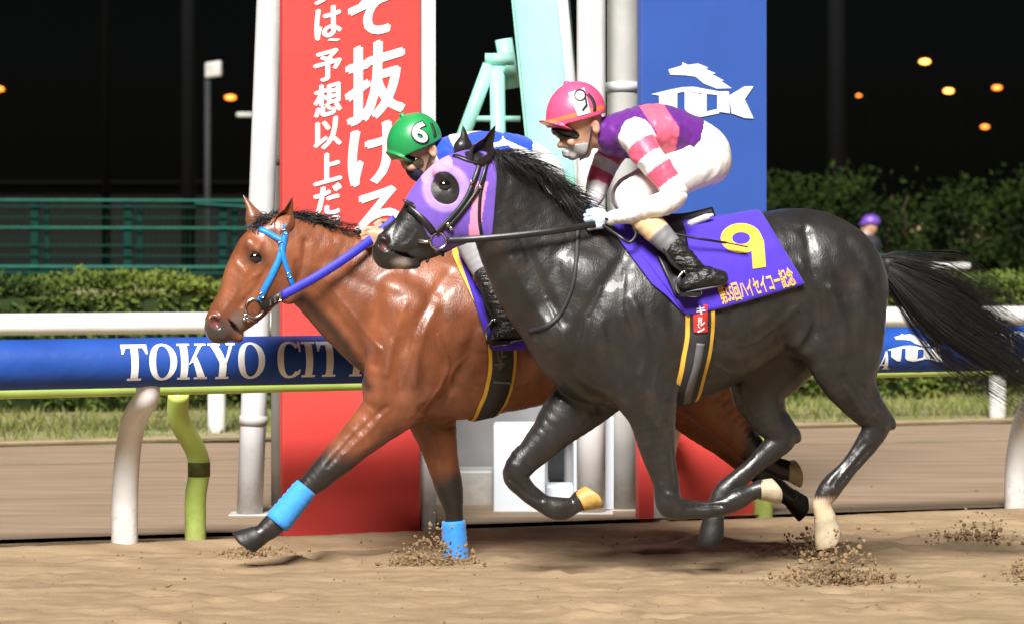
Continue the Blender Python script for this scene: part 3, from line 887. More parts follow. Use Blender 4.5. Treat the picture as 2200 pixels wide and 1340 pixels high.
for i, (px, top, Y, w, lb) in enumerate([
    (1690, 372, 44, 0.75, 'small dark shrub just right of the blue board'),
    (1860, 350, 45, 1.35, 'largest rounded dark shrub, behind the bystander'),
    (2050, 378, 46, 1.0, 'middle dark shrub between two taller ones'),
    (2215, 352, 45, 1.1, 'tall dark shrub above the low white barrier'),
    (2330, 372, 47, 1.0, 'dark shrub at the far end of the shrub row'),
    (960, 415, 40, 1.0, 'added dark shrub darkening the gap between red board and mint stand'),  # added to cover lit ground that should look dark
    (1150, 410, 41, 1.0, 'added dark shrub darkening the ground behind the mint pylon'),  # also added for darkness over the lit far ground
    (1320, 400, 42, 1.0, 'dark shrub behind the white upright pole'),
    (1560, 392, 47, 0.9, 'dark shrub hidden behind the blue board')]):
    shrub(px, top, Y, w, lb, 100 + i)

# masts, lamp posts and distant amber lamps
def mast(px, w, Y, top, m, label, cat='mast', base=0.0):
    b = np.array([(px - CPX) / FPX * Y, Y, 0]); t = thing('mast', b, label, cat)
    v, f = tube_geo([b, b + np.array([0, 0, top])], w / 2 / FPX * Y, 14); mk('shaft', v, f, m, t)
    v, f = tube_geo([b, b + np.array([0, 0, 0.35])], w * 0.9 / FPX * Y, 14); mk('footing', v, f, m, t)
mast(405, 30, 60, 14, 'mast_dim', 'broad dark mast left of the square-headed lamp post')
mast(228, 18, 70, 14, 'mast', 'very faint thin mast above the mesh fence')
mast(1797, 40, 62, 14, 'mast_dim', 'broad dark mast rising behind the largest shrub')
Yl = 55.0
b = np.array([(446 - CPX) / FPX * Yl, Yl, 0]); lp = thing('lamp_post', b, 'unlit lamp post with a square pale head above the mesh fence', 'lamp post')
v, f = tube_geo([b, b + np.array([0, 0, CAMH - (165 - HOR) / FPX * Yl])], 0.055, 10); mk('shaft', v, f, 'lamp_metal', lp)
v, f = box_geo(at(459, 150, Yl), (0.145, 0, 0.02), (0, 0.10, 0), (0, 0, 0.135), 0.03); mk('lamp_head', v, f, 'grey_paint', lp, smooth=False)
b = np.array([(545 - CPX) / FPX * Yl, Yl + 3, 0]); lp = thing('lamp_post', b, 'unlit lamp post with a flat arm head beside the leaning white pole', 'lamp post')
v, f = tube_geo([b, b + np.array([0, 0, 3.6])], 0.05, 10); mk('shaft', v, f, 'lamp_metal', lp)
v, f = box_geo(at(526, 247, Yl + 3), (0.15, 0, 0), (0, 0.08, 0), (0, 0, 0.04), 0.015); mk('lamp_head', v, f, 'grey_paint', lp, smooth=False)
v, f = tube_geo([at(530, 244, Yl + 3), b + np.array([0, 0, 3.5])], 0.02, 8); mk('arm', v, f, 'lamp_metal', lp)
for px, py, hot, sc_, lb in ((495, 210, 0, 1.0, 'amber street lamp glowing beside the leaning white pole'), (-2, 192, 0, 0.9, 'amber street lamp glowing above the open end of the mesh fence'),
        (1987, 133, 1, 0.95, 'highest and brightest amber street lamp above the dark shrubs'), (2038, 196, 1, 0.9, 'bright amber street lamp just below the highest lamp over the shrubs'),
        (2142, 189, 0, 0.85, 'orange street lamp level with the second brightest lamp over the shrubs'), (2116, 273, 0, 0.75, 'lowest orange street lamp, close above the dark shrubs'), (1845, 206, 0, 0.45, 'tiny faint orange street lamp close to the broad dark mast')):
    Y = 120.0; p = at(px, py, Y); b = np.array([p[0] + 0.5, Y + 0.3, 0])
    t = thing('street_lamp', b, lb, 'street lamp', 'amber street lamps in the distance')
    v, f = ellipsoid_geo(p, (0.21 * sc_, 0, 0), (0, 0.2 * sc_, 0), (0, 0, 0.09 * sc_), 14, 8); mk('bulb', v, f, 'amber_hot' if hot else 'amber', t)
    v, f = box_geo(p + np.array([0, 0.02, 0.14 * sc_]), (0.28 * sc_, 0, 0), (0, 0.2 * sc_, 0), (0, 0, 0.02), 0.01); mk('hood', v, f, 'mast', t, smooth=False)
    v, f = tube_geo([b, np.array([b[0], b[1], p[2] - 0.3]), p + np.array([0.1, 0.1, 0.16])], 0.011, 6); mk('pole', v, f, 'mast', t)

# green railing and white barrier behind the hedge (right)
Yr = 40.0
t = thing('railing', (at(1920, 560, Yr)[0], Yr, 0), 'short dark green railing in front of the bystander', 'railing')
v, f = tube_geo([at(1800, 548, Yr), at(1950, 556, Yr)], 0.036, 10); mk('bar', v, f, 'fence_bright', t)
for px in (1812, 1942):
    q = at(px, 556, Yr); v, f = tube_geo([(q[0], Yr, 0), q], 0.036, 10); mk('post', v, f, 'fence_bright', t)
q = at(2040, 571, 34.0)
t = thing('barrier', (q[0], 34, 0), 'low white-topped barrier peeping over the hedge', 'barrier')
v, f = box_geo((q[0], 34, q[2]), (0.21, 0, 0), (0, 0.15, 0), (0, 0, 0.03), 0.012); mk('top', v, f, 'old_white', t, smooth=False)
for s_ in (-1, 1):
    v, f = box_geo((q[0] + 0.15 * s_, 34, q[2] / 2 - 0.02), (0.03, 0, 0), (0, 0.1, 0), (0, 0, q[2] / 2 - 0.02), 0.008); mk('leg', v, f, 'grey_paint', t, smooth=False)

# ---------------------------------------------------------------- horses
mat('coat', rough=0.375, spec=0.5, attr=True, nscale=11, namt=0.38, bump=0.40, bscale=130, bdist=0.004, rvar=0.11, coat=0.12, sheen=0.05, stretch=(1, 1, 0.5))
mat('hair_black', (0.017, 0.016, 0.016), rough=0.42, spec=0.5, nscale=30, namt=0.4)
mat('eye_black', (0.006, 0.005, 0.005), rough=0.05, spec=0.8, coat=1.0)
mat('hoof_pale', (0.42, 0.35, 0.24), rough=0.55, nscale=30, namt=0.25, bump=0.2, bscale=60)
mat('hoof_gold', (0.50, 0.31, 0.085), rough=0.5, nscale=30, namt=0.3, bump=0.2, bscale=60)
mat('hoof_dark', (0.014, 0.013, 0.013), rough=0.5, nscale=30, namt=0.3, bump=0.2, bscale=60)
mat('pink', (0.42, 0.10, 0.10), rough=0.5)

def px_rows(fr, rows, n=4):
    """rows (px, py, t_px, r_plane_px, r_side_px) -> world points and radii in metres"""
    q = catmull(rows, n)
    return np.array([fr.P(a[0], a[1], a[2]) for a in q]), np.maximum(q[:, 3], 3) * fr.sc, np.maximum(q[:, 4], 3) * fr.sc

def hoof_geo(fr, a, b, t, ra, rb):
    """hoof: coronet at a, ground face at b (pixels); sloping toe, short heel, flared rim, cupped sole"""
    A, B_ = fr.P(a[0], a[1], t), fr.P(b[0], b[1], t); ax = B_ - A; L = np.linalg.norm(ax); ax = ax / L
    toe = fr.P(a[0] - (b[1] - a[1]), a[1] + (b[0] - a[0]), t) - A; toe = unit(toe - ax * (toe @ ax)); n = 22; V, F = [], []
    ks = [(-0.10, 0.93), (0.0, 1.0), (0.06, 0.99), (0.35, None), (0.70, None), (0.97, None), (1.0, -1), (0.94, -2), (0.90, -3)]
    for i, (k, q) in enumerate(ks):
        kk = max(0.0, min(k, 1)); r = (ra + (rb - ra) * kk) * fr.sc
        if q is not None and q > 0: r = ra * q * fr.sc
        if q == -1: r *= 0.97
        if q == -2: r *= 0.78
        if q == -3: r *= 0.10
        for j in range(n):
            th = 2 * math.pi * j / n; ct, st_ = math.cos(th), math.sin(th)
            heel = max(0, -ct); lo_ = k * (1 - 0.34 * heel * kk)
            V.append(A + ax * (L * lo_) + toe * (r * (1.12 * ct if ct > 0 else 0.95 * ct) + 0.20 * rb * fr.sc * kk) + fr.n * (r * st_ * 0.98))
    for i in range(len(ks) - 1):
        for j in range(n): F.append((i * n + j, i * n + (j + 1) % n, (i + 1) * n + (j + 1) % n, (i + 1) * n + j))
    F.append(tuple((len(ks) - 1) * n + j for j in range(n)))
    return np.array(V), F

def build_horse(spec):
    fr = spec['frame']; sc = fr.sc
    pts = []
    for tb_ in spec['tubes']: pts.append(px_rows(fr, tb_[0], 1)[0])
    P = np.vstack(pts)
    lo = P.min(0) - 0.40; hi = P.max(0) + 0.40
    lo[2] = max(lo[2], -0.12)
    S = SDF(lo, hi, spec.get('h', 0.0066), fr)
    for rows, k in spec['tubes']:
        p, a, b = px_rows(fr, rows)
        S.tube(p, a, b, k)
    for (x, y, t, ang, ra, rb, rl, k) in spec['ells']:
        S.ell(fr.P(x, y, t), ang, ra * sc, rb * sc, rl * sc, k)
    for (x, y, t, ang, ra, rb, rl, k) in spec['cuts']:
        S.ell(fr.P(x, y, t), ang, ra * sc, rb * sc, rl * sc, k, 'sub')
    for (rows, w, amp) in spec['lines']:
        q = catmull(rows, 4); S.emboss([fr.P(a, b, 60) for a, b in q], w * sc, amp)
    for rows in spec['veins']:                                        # veins and tendons under thin skin
        q = catmull(rows, 5) + np.random.default_rng(int(rows[0][0])).normal(0, 1.0, (len(catmull(rows, 5)), 2)); S.emboss([fr.P(a, b, 60) for a, b in q], 4.2 * sc, 0.0038)
    S.ruffle(0.0042, 0.075, 5); S.ruffle(0.0016, 0.028, 9, (1, 1, 0.6))
    return S

B = Frame(1500, 14.0, 14)
NZ = 0
black = dict(frame=B, tubes=[
  # trunk
  ([(1262, 712, 0, 128, 98), (1320, 690, 0, 182, 118), (1420, 680, 0, 190, 132), (1500, 660, 0, 184, 138), (1580, 630, 0, 164, 132), (1660, 603, 0, 150, 126), (1735, 594, 0, 145, 122), (1790, 622, 0, 122, 104)], 0.05),
  # neck
  ([(1062, 412, 0, 74, 38), (1088, 440, 0, 84, 42), (1135, 520, 0, 110, 52), (1205, 605, 0, 138, 72), (1290, 660, 0, 160, 98)], 0.06),
  # head: cranium to muzzle
  ([(1012, 402, 0, 76, 42), (985, 425, 0, 86, 45), (952, 455, 0, 80, 42), (918, 487, 0, 66, 35), (884, 512, 0, 54, 29), (855, 530, 0, 45, 28), (836, 543, 0, 36, 27)], 0.03),
  # near hind
  ([(1778, 600, 40, 125, 82), (1800, 680, 56, 108, 74), (1812, 755, 64, 84, 58), (1826, 820, 66, 58, 42), (1858, 872, 64, 41, 32), (1884, 905, 62, 33, 26), (1868, 944, 62, 27, 21), (1826, 1000, 62, 20, 17), (1786, 1046, 62, 25, 20), (1766, 1080, 62, 20, 17), (1774, 1112, 62, 23, 21)], 0.04),
  # far hind
  ([(1740, 640, -46, 112, 80), (1680, 740, -58, 96, 66), (1632, 820, -64, 68, 48), (1646, 888, -64, 45, 36), (1680, 934, -62, 34, 27), (1654, 968, -62, 26, 21), (1604, 1012, -62, 21, 17), (1557, 1058, -62, 25, 20), (1538, 1092, -62, 19, 17), (1534, 1114, -62, 22, 20)], 0.04),
  # near fore
  ([(1330, 720, 70, 105, 50), (1378, 810, 74, 82, 46), (1398, 880, 70, 54, 38), (1412, 960, 64, 39, 30), (1430, 1034, 60, 28, 24), (1440, 1084, 60, 28, 24), (1488, 1094, 60, 20, 17), (1545, 1090, 60, 19, 16), (1580, 1074, 60, 24, 20), (1612, 1058, 60, 18, 16), (1634, 1050, 60, 20, 19)], 0.04),
  # far fore
  ([(1290, 800, -60, 90, 50), (1252, 855, -58, 68, 45), (1200, 910, -56, 50, 38), (1150, 965, -55, 36, 28), (1108, 1014, -55, 28, 24), (1126, 1048, -55, 22, 18), (1166, 1080, -55, 20, 16), (1202, 1092, -55, 25, 20), (1232, 1085, -55, 19, 16), (1246, 1074, -55, 22, 20)], 0.04),
 ], ells=[
  (1405, 700, 78, 60, 120, 62, 48, 0.05), (1300, 640, 62, 45, 120, 55, 40, 0.05), (1210, 720, 50, 60, 70, 50, 42, 0.04), (1210, 720, -50, 60, 70, 50, 42, 0.04),
  (1690, 640, 84, 65, 110, 46, 34, 0.05), (1690, 640, -84, 65, 110, 46, 34, 0.05), (1840, 650, 70, 100, 105, 50, 42, 0.05), (1735, 735, 70, 30, 48, 36, 34, 0.04),
  (1398, 860, 80, 78, 70, 34, 24, 0.03), (1330, 500, 0, 0, 95, 32, 40, 0.06), (1835, 800, 80, -60, 62, 30, 26, 0.03),
  (1020, 465, 26, 60, 52, 44, 16, 0.03), (1020, 465, -26, 60, 52, 44, 16, 0.03),           # cheeks
  (958, 380, 32, 35, 30, 16, 14, 0.02), (958, 380, -32, 35, 30, 16, 14, 0.02),             # brow ridges
  (862, 560, 0, 20, 30, 17, 18, 0.015), (884, 566, 0, 10, 20, 12, 14, 0.012), (826, 528, 17, 60, 20, 16, 11, 0.012), (826, 528, -17, 60, 20, 16, 11, 0.012),
  (912, 462, 22, 35, 58, 8, 8, 0.015),                                                      # face crest
  (1912, 905, 60, 60, 20, 12, 14, 0.02), (1708, 932, -62, 60, 20, 12, 14, 0.02),            # points of the hocks
  (1900, 575, 0, -40, 32, 20, 18, 0.03),                                                     # dock
 ], cuts=[
  (823, 526, 30, 50, 17, 10, 13, 0.006), (823, 526, -30, 50, 17, 10, 13, 0.006), (956, 398, 46, 30, 17, 11, 9, 0.006), (956, 398, -46, 30, 17, 11, 9, 0.006),
  (868, 548, 22, 18, 30, 2.5, 16, 0.004),
 ], lines=[
  ([(1330, 560), (1270, 640), (1230, 740), (1260, 830)], 16, -0.012), ([(1440, 560), (1420, 680), (1440, 790), (1420, 850)], 14, -0.010), ([(1110, 470), (1150, 580), (1200, 690)], 12, -0.010),
  ([(1180, 760), (1250, 830), (1310, 870)], 9, -0.010), ([(1150, 720), (1220, 800), (1300, 850)], 8, 0.006), ([(1720, 500), (1725, 600), (1740, 690), (1720, 740)], 13, -0.012),
  ([(1800, 520), (1850, 600), (1860, 700), (1850, 780)], 14, -0.009), ([(1660, 690), (1695, 660), (1715, 700), (1700, 740)], 9, 0.010), ([(1560, 730), (1620, 690), (1660, 655)], 10, 0.006),
  ([(1380, 900), (1395, 960), (1415, 1030)], 5, -0.006), ([(1420, 890), (1432, 960), (1440, 1030)], 4, 0.004), ([(1850, 950), (1810, 1000), (1780, 1040)], 5, -0.006),
  ([(1600, 600), (1650, 560), (1700, 540)], 16, -0.006), ([(1500, 740), (1560, 770), (1600, 760)], 12, 0.006), ([(1480, 700), (1540, 730), (1600, 710)], 11, -0.006), ([(1030, 505), (1048, 450), (1062, 400)], 7, -0.010),
  ([(812, 514), (824, 505), (839, 515)], 5, 0.006), ([(868, 470), (852, 500), (846, 520)], 6, -0.005), ([(880, 545), (905, 535), (925, 545)], 5, -0.005),
  ([(1862, 960), (1822, 1008), (1795, 1040)], 5, -0.010), ([(1650, 985), (1600, 1025)], 5, -0.010), ([(1470, 1088), (1545, 1084)], 4.5, -0.009), ([(1120, 1036), (1160, 1070), (1190, 1082)], 4.5, -0.009), ([(1420, 905), (1436, 970), (1446, 1040)], 6, -0.008), ([(1180, 910), (1145, 960)], 6, -0.007), ([(1840, 830), (1870, 880)], 7, -0.008), ([(1800, 830), (1845, 890)], 6, 0.006), ([(1428, 1060), (1452, 1066)], 6, 0.006), ([(1870, 890), (1890, 915)], 7, 0.007),
  ([(1520, 560), (1500, 660), (1520, 740)], 9, -0.004), ([(1560, 600), (1545, 680), (1560, 740)], 8, -0.004), ([(1600, 610), (1590, 680), (1600, 720)], 8, -0.004),
  ([(1100, 560), (1140, 640), (1170, 700)], 9, 0.006), ([(1340, 640), (1370, 740), (1360, 800)], 11, 0.009), ([(1290, 700), (1310, 780), (1330, 850)], 8, -0.008), ([(1760, 620), (1790, 700), (1790, 790)], 12, 0.010),
 ], veins=[[(1280, 620), (1250, 680), (1240, 740), (1260, 800)], [(1480, 760), (1540, 745), (1600, 735), (1650, 700)], [(1380, 700), (1400, 760), (1390, 830), (1410, 900)], [(1400, 905), (1420, 960), (1425, 1010)], [(1770, 640), (1780, 720), (1800, 800), (1850, 870)], [(1700, 560), (1740, 620), (1750, 700)], [(1170, 640), (1200, 720), (1230, 800)], [(1150, 940), (1130, 980)], [(1620, 850), (1650, 900)], [(1520, 780), (1560, 800), (1600, 780)], [(1330, 580), (1320, 660), (1340, 720)], [(900, 500), (890, 520), (870, 530)]])

Y2 = 14.84
R2 = Frame(1150, Y2, 14)
bay = dict(frame=R2, tubes=[
  ([(905, 735, 0, 118, 94), (965, 725, 0, 174, 118), (1050, 715, 0, 174, 130), (1140, 705, 0, 166, 134), (1230, 690, 0, 156, 130), (1320, 672, 0, 142, 122), (1395, 664, 0, 135, 115), (1440, 690, 0, 112, 98)], 0.05),
  ([(640, 548, 0, 76, 40), (668, 562, 0, 86, 44), (755, 615, 0, 116, 54), (850, 665, 0, 148, 78), (935, 700, 0, 165, 100)], 0.06),
  ([(606, 530, 0, 72, 42), (586, 556, 0, 80, 45), (560, 590, 0, 74, 41), (526, 640, 0, 57, 33), (498, 674, 0, 46, 28), (478, 698, 0, 37, 27), (470, 706, 0, 31, 26)], 0.03),
  # near fore, reaching forward
  ([(895, 740, 68, 100, 48), (862, 830, 70, 82, 46), (836, 878, 66, 58, 40), (757, 955, 60, 39, 31), (690, 1020, 56, 29, 25), (655, 1052, 55, 22, 19), (624, 1086, 55, 19, 16), (592, 1122, 55, 24, 20), (566, 1144, 55, 20, 18), (554, 1152, 55, 22, 20)], 0.04),
  # far fore, planted
  ([(920, 800, -54, 80, 48), (925, 880, -48, 58, 42), (938, 935, -44, 44, 35), (950, 990, -42, 35, 28), (966, 1050, -40, 29, 24), (974, 1100, -40, 21, 18), (978, 1150, -40, 20, 17), (981, 1184, -40, 24, 20), (976, 1205, -40, 20, 18), (974, 1216, -40, 22, 20)], 0.04),
  # near hind, trailing
  ([(1420, 690, 46, 118, 78), (1462, 775, 56, 92, 62), (1520, 850, 58, 64, 46), (1572, 915, 56, 42, 34), (1608, 958, 55, 32, 26), (1640, 986, 55, 24, 19), (1664, 1000, 55, 21, 17), (1682, 1008, 55, 23, 19), (1692, 1010, 55, 22, 20)], 0.04),
  ([(1400, 720, -46, 112, 76), (1450, 820, -56, 84, 58), (1510, 895, -58, 56, 42), (1560, 945, -56, 40, 32), (1598, 984, -55, 31, 25), (1636, 1022, -55, 22, 18), (1672, 1052, -55, 23, 19), (1694, 1066, -55, 20, 18), (1704, 1072, -55, 22, 20)], 0.04),
 ], ells=[
  (905, 700, 70, 50, 120, 58, 44, 0.05), (860, 790, 60, 60, 80, 56, 42, 0.05), (860, 790, -60, 60, 80, 56, 42, 0.05), (835, 860, 76, 40, 64, 32, 24, 0.03), (960, 540, 0, 0, 95, 32, 40, 0.06),
  (612, 605, 26, 60, 50, 42, 16, 0.03), (612, 605, -26, 60, 50, 42, 16, 0.03), (548, 538, 32, 55, 30, 16, 14, 0.02), (548, 538, -32, 55, 30, 16, 14, 0.02),
  (500, 716, 0, 40, 26, 15, 17, 0.015), (462, 696, 17, 70, 20, 15, 11, 0.012), (462, 696, -17, 70, 20, 15, 11, 0.012), (540, 610, 24, 55, 56, 8, 8, 0.015),
  (1628, 952, 55, 60, 18, 11, 13, 0.02),
 ], cuts=[
  (463, 692, 30, 60, 17, 10, 13, 0.006), (463, 692, -30, 60, 17, 10, 13, 0.006), (550, 553, 46, 50, 16, 10, 9, 0.006), (550, 553, -46, 50, 16, 10, 9, 0.006), (508, 706, 22, 48, 28, 2.5, 16, 0.004),
 ], lines=[
  ([(960, 590), (900, 670), (850, 760), (850, 830)], 15, -0.012), ([(1010, 700), (985, 780), (950, 850), (900, 880)], 13, -0.012), ([(680, 620), (745, 700), (800, 780)], 11, -0.010),
  ([(700, 560), (780, 610), (850, 640)], 14, -0.006), ([(930, 640), (890, 730), (880, 820)], 10, 0.008), ([(860, 650), (830, 740), (820, 800)], 9, 0.007), ([(950, 800), (1000, 820), (1060, 800)], 11, 0.005),
  ([(820, 870), (760, 930), (700, 1000)], 5, -0.006), ([(640, 470 + 150), (655, 570), (660, 520)], 7, -0.010), ([(985, 740), (1010, 760), (1050, 750)], 8, -0.005),
  ([(566, 520), (540, 572), (505, 638), (482, 670)], 7, 0.005), ([(578, 578), (552, 622), (522, 656)], 7, -0.007), ([(642, 565), (636, 615), (608, 655), (582, 668)], 7, -0.007), ([(588, 506), (602, 526)], 10, -0.010), ([(450, 686), (460, 675), (476, 682)], 5, 0.006), ([(522, 722), (506, 702)], 5, -0.005),
  ([(600, 580), (585, 615), (575, 640)], 9, 0.005), ([(640, 1062), (600, 1110)], 6, -0.004), ([(960, 1000), (968, 1050)], 7, 0.005), ([(1100, 600), (1090, 700), (1110, 800)], 9, -0.004),
 ], veins=[[(880, 690), (870, 760), (850, 830)], [(930, 720), (950, 780), (930, 840), (900, 880)], [(1000, 830), (1060, 840), (1120, 820)], [(820, 880), (780, 930), (730, 975)], [(700, 600), (760, 680), (810, 750)], [(535, 645), (525, 622), (540, 600), (560, 590)], [(945, 935), (955, 985)], [(1530, 860), (1570, 910)], [(990, 760), (960, 800), (965, 850)]])

def smoothstep(a, b, x):
    t = np.clip((x - a) / (b - a), 0, 1); return t * t * (3 - 2 * t)
def mixc(c, rgb, w):
    return c * (1 - w[:, None]) + np.array(rgb) * w[:, None]
def seg_dist(px, py, pts):
    d = np.full(px.shape, 1e9)
    for (a, b), (c, e) in zip(pts[:-1], pts[1:]):
        dx, dy = c - a, e - b; t = np.clip(((px - a) * dx + (py - b) * dy) / (dx * dx + dy * dy), 0, 1)
        d = np.minimum(d, np.hypot(px - a - t * dx, py - b - t * dy))
    return d

def mane_strands(n, root, flow, length, thick, seed, fr, spread=10):
    """hair in locks: root polyline rows (px, py, t); flow(k) gives a lock's pixel direction"""
    r = np.random.default_rng(seed); q = catmull(root, 12); out = []
    for c in range(n // 12):
        k = r.random(); a = q[min(len(q) - 1, int(k * len(q)))]; off = flow(k, r); L0 = length * r.uniform(0.5, 1.2)
        W = r.normal(0, 1, 4) * [16, 14, 8, 1.0]; fly = r.random() < 0.12
        for i in range(12):
            x, y, t = a[0] + r.normal(0, spread * 0.6), a[1] + r.normal(0, 3), a[2] + r.normal(0, 5)
            L = L0 * r.uniform(0.7, 1.1); g = r.normal(0, 1, 3) * (4, 4, 3) * (2.4 if fly else 1); P = []
            for f in np.linspace(0, 1, 10):
                cl = math.sin(f * 3.0) * 0.7
                P.append(fr.P(x + off[0] * f * L + (W[0] * f * f + g[0] * cl + 5 * math.sin(f * 6 + W[3] * 3) * f), y + (off[1] * f + off[2] * f * f) * L + W[1] * f * f + g[1] * cl, t + off[3] * math.sin(f * 2.2) + W[2] * f + g[2] * f))
            out.append(tube_geo(P, thick * np.array([1, 1.1, 1.1, 1.1, 1, 0.9, 0.8, 0.6, 0.4, 0.1]), 3, caps=False))
    return merge(out)

def ear_geo(fr, base, tip, t, w, lean):
    """ear: cupped leaf shape with an open front"""
    A, Bp = fr.P(base[0], base[1], t), fr.P(tip[0], tip[1], t + lean)
    ax = Bp - A; V, F = [], []; n = 9; m = 9
    axu = unit(ax); g1 = unit(fr.d * 0.55 + fr.n * 0.85 * (1 if t > 0 else -1)); g1 = unit(g1 - axu * (g1 @ axu)); g2 = np.cross(axu, g1)
    for i in range(n):
        k = i / (n - 1); wd = w * fr.sc * ((0.62 + 0.38 * math.sin(math.pi * min(1, k / 0.62))) * (1 - k ** 2.2) + 0.015)
        for j in range(m):
            op = 0.25 + 0.55 * math.sin(math.pi * k); a = op + (2 * math.pi - 2 * op) * j / (m - 1)
            V.append(A + ax * k + g1 * (wd * math.cos(a)) * 0.8 + g2 * (wd * math.sin(a)) - g1 * 0.012 * math.sin(k * 3) + g1 * 0.018 * k * k)
    for i in range(n - 1):
        for j in range(m - 1): F.append((i * m + j, i * m + j + 1, (i + 1) * m + j + 1, (i + 1) * m + j))
    Vi = [A + (v - A) * 0.985 + unit((A + ax * 0.5) - v) * 0.004 for v in V]
    o = len(V); V += Vi; F += [tuple(q + o for q in f[::-1]) for f in F]
    return np.array(V), F

def finish_horse(spec, name, label, colour, base):
    S = build_horse(spec); v, f = S.mesh()
    px, py = to_px(v); _, tl, _ = spec['frame'].local(v)
    o = mk(name, v, f, 'coat', base=base, col=colour(v, px, py, tl / spec['frame'].sc))
    tag(o, label, 'horse')
    return S, o, bvh_of(v, f)

def black_col(v, px, py, t):
    c = np.tile(np.array([0.0150, 0.0140, 0.0140]), (len(v), 1))
    c = mixc(c, (0.030, 0.019, 0.012), 0.6 * np.exp(-(((px - 1640) / 60) ** 2 + ((py - 800) / 60) ** 2)))
    nz = fbm(px / 34, py / 34, 81, 3)
    c = mixc(c, (0.028, 0.021, 0.017), np.clip(nz * 1.4, 0, 1))
    sock = smoothstep(1062, 1078, py + 3 * np.sin(px)) * (px > 1715)
    c = mixc(c, (0.58, 0.43, 0.29), sock)
    c = mixc(c, (0.40, 0.33, 0.29), 0.9 * np.exp(-(((px - 862) / 20) ** 2 + ((py - 566) / 12) ** 2) ** 2))
    c = mixc(c, (0.22, 0.05, 0.05), 0.8 * np.exp(-(((px - 822) / 9) ** 2 + ((py - 531) / 6) ** 2) ** 2) * (t > 14))
    return c
SB, horse_b, bvh_b = finish_horse(black, 'horse', 'black racehorse galloping with a purple hood and purple number cloth', black_col, B.P(1500, 1240) * np.array([1, 1, 0]))

def bay_col(v, px, py, t):
    c = np.tile(np.array([0.245, 0.080, 0.033]), (len(v), 1))
    c = mixc(c, (0.150, 0.042, 0.016), np.clip(0.5 + 1.3 * fbm(px / 60, py / 45, 91, 3), 0, 1) * 0.7)
    c = mixc(c, (0.36, 0.14, 0.07), 0.7 * np.exp(-(((px - 960) / 90) ** 2 + ((py - 850) / 40) ** 2)))
    dk = np.array([0.016, 0.012, 0.011])
    near = t > 8
    leg = smoothstep(930, 1000, py + 0.25 * (700 - px)) * (px < 860) * near
    leg2 = smoothstep(985, 1045, py + 0.5 * (px - 965)) * (px > 840) * (px < 1100)
    leg3 = smoothstep(1585, 1615, px + 0.2 * (py - 950))
    c = mixc(c, dk, np.clip(leg + leg2 + leg3, 0, 1))
    mz = np.exp(-(((px - 468) / 34) ** 2 + ((py - 712) / 30) ** 2) ** 2)
    c = mixc(c, (0.055, 0.045, 0.043), mz)
    c = mixc(c, (0.20, 0.16, 0.15), 0.8 * np.exp(-(((px - 512) / 17) ** 2 + ((py - 692) / 24) ** 2) ** 2))
    c = mixc(c, (0.05, 0.03, 0.025), 0.8 * np.exp(-(((px - 550) / 22) ** 2 + ((py - 555) / 16) ** 2) ** 2))
    c = mixc(c, (0.30, 0.06, 0.06), 0.8 * np.exp(-(((px - 462) / 9) ** 2 + ((py - 696) / 6) ** 2) ** 2) * (t > 14))
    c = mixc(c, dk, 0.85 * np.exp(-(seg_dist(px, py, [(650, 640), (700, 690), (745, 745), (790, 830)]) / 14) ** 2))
    return c
SR, horse_r, bvh_r = finish_horse(bay, 'horse', 'bay racehorse with black points, blue bridle and blue leg bandages', bay_col, R2.P(1050, 1196) * np.array([1, 1, 0]))

def eye_part(fr, px, py, t, r, parent, ang=0):
    c = fr.P(px, py, t)
    v, f = ellipsoid_geo(c, fr.d * r * fr.sc * 1.15, fr.n * r * fr.sc * 0.8, np.array([0, 0, 1.0]) * r * fr.sc * 0.9, 18, 12)
    e = mk('eye', v, f, 'eye_black', parent)
for fr, x, y, o in ((B, 956, 398, horse_b), (R2, 550, 553, horse_r)):
    for s in (1, -1):
        eye_part(fr, x if s > 0 else x, y, 38 * s, 12, o)

# ears
for fr, o, lst in ((B, horse_b, [((1022, 352), (1066, 272), 26, 29, -4), ((990, 335), (1000, 270), -26, 25, 0)]),
                   (R2, horse_r, [((600, 502), (631, 425), 26, 27, -2), ((553, 496), (527, 418), -26, 24, 0)])):
    for b_, tp, t, w, ln in lst:
        v, f = ear_geo(fr, b_, tp, t, w, ln)
        col = np.tile([0.014, 0.012, 0.011] if fr is B else [0.20, 0.065, 0.025], (len(v), 1))
        mk('ear', v, f, 'coat', o, col=col)

# hooves: coronet -> sole (pixels), t, radii
for fr, o, L in ((B, horse_b, [((1774, 1112), (1790, 1168), 62, 24, 31, 'hoof_pale'), ((1534, 1114), (1533, 1172), -62, 23, 29, 'hoof_dark'), ((1634, 1050), (1672, 1046), 60, 21, 28, 'hoof_pale'), ((1246, 1074), (1278, 1056), -55, 23, 29, 'hoof_gold')]),
                 (R2, horse_r, [((554, 1152), (522, 1176), 55, 23, 30, 'hoof_dark'), ((974, 1216), (970, 1250), -40, 24, 29, 'hoof_dark'), ((1692, 1010), (1716, 1008), 55, 22, 30, 'hoof_pale'), ((1704, 1072), (1732, 1088), -55, 22, 28, 'hoof_dark')])):
    for a, b_, t, ra, rb, m in L:
        v, f = hoof_geo(fr, a, b_, t, ra, rb); mk('hoof', v, f, m, o)

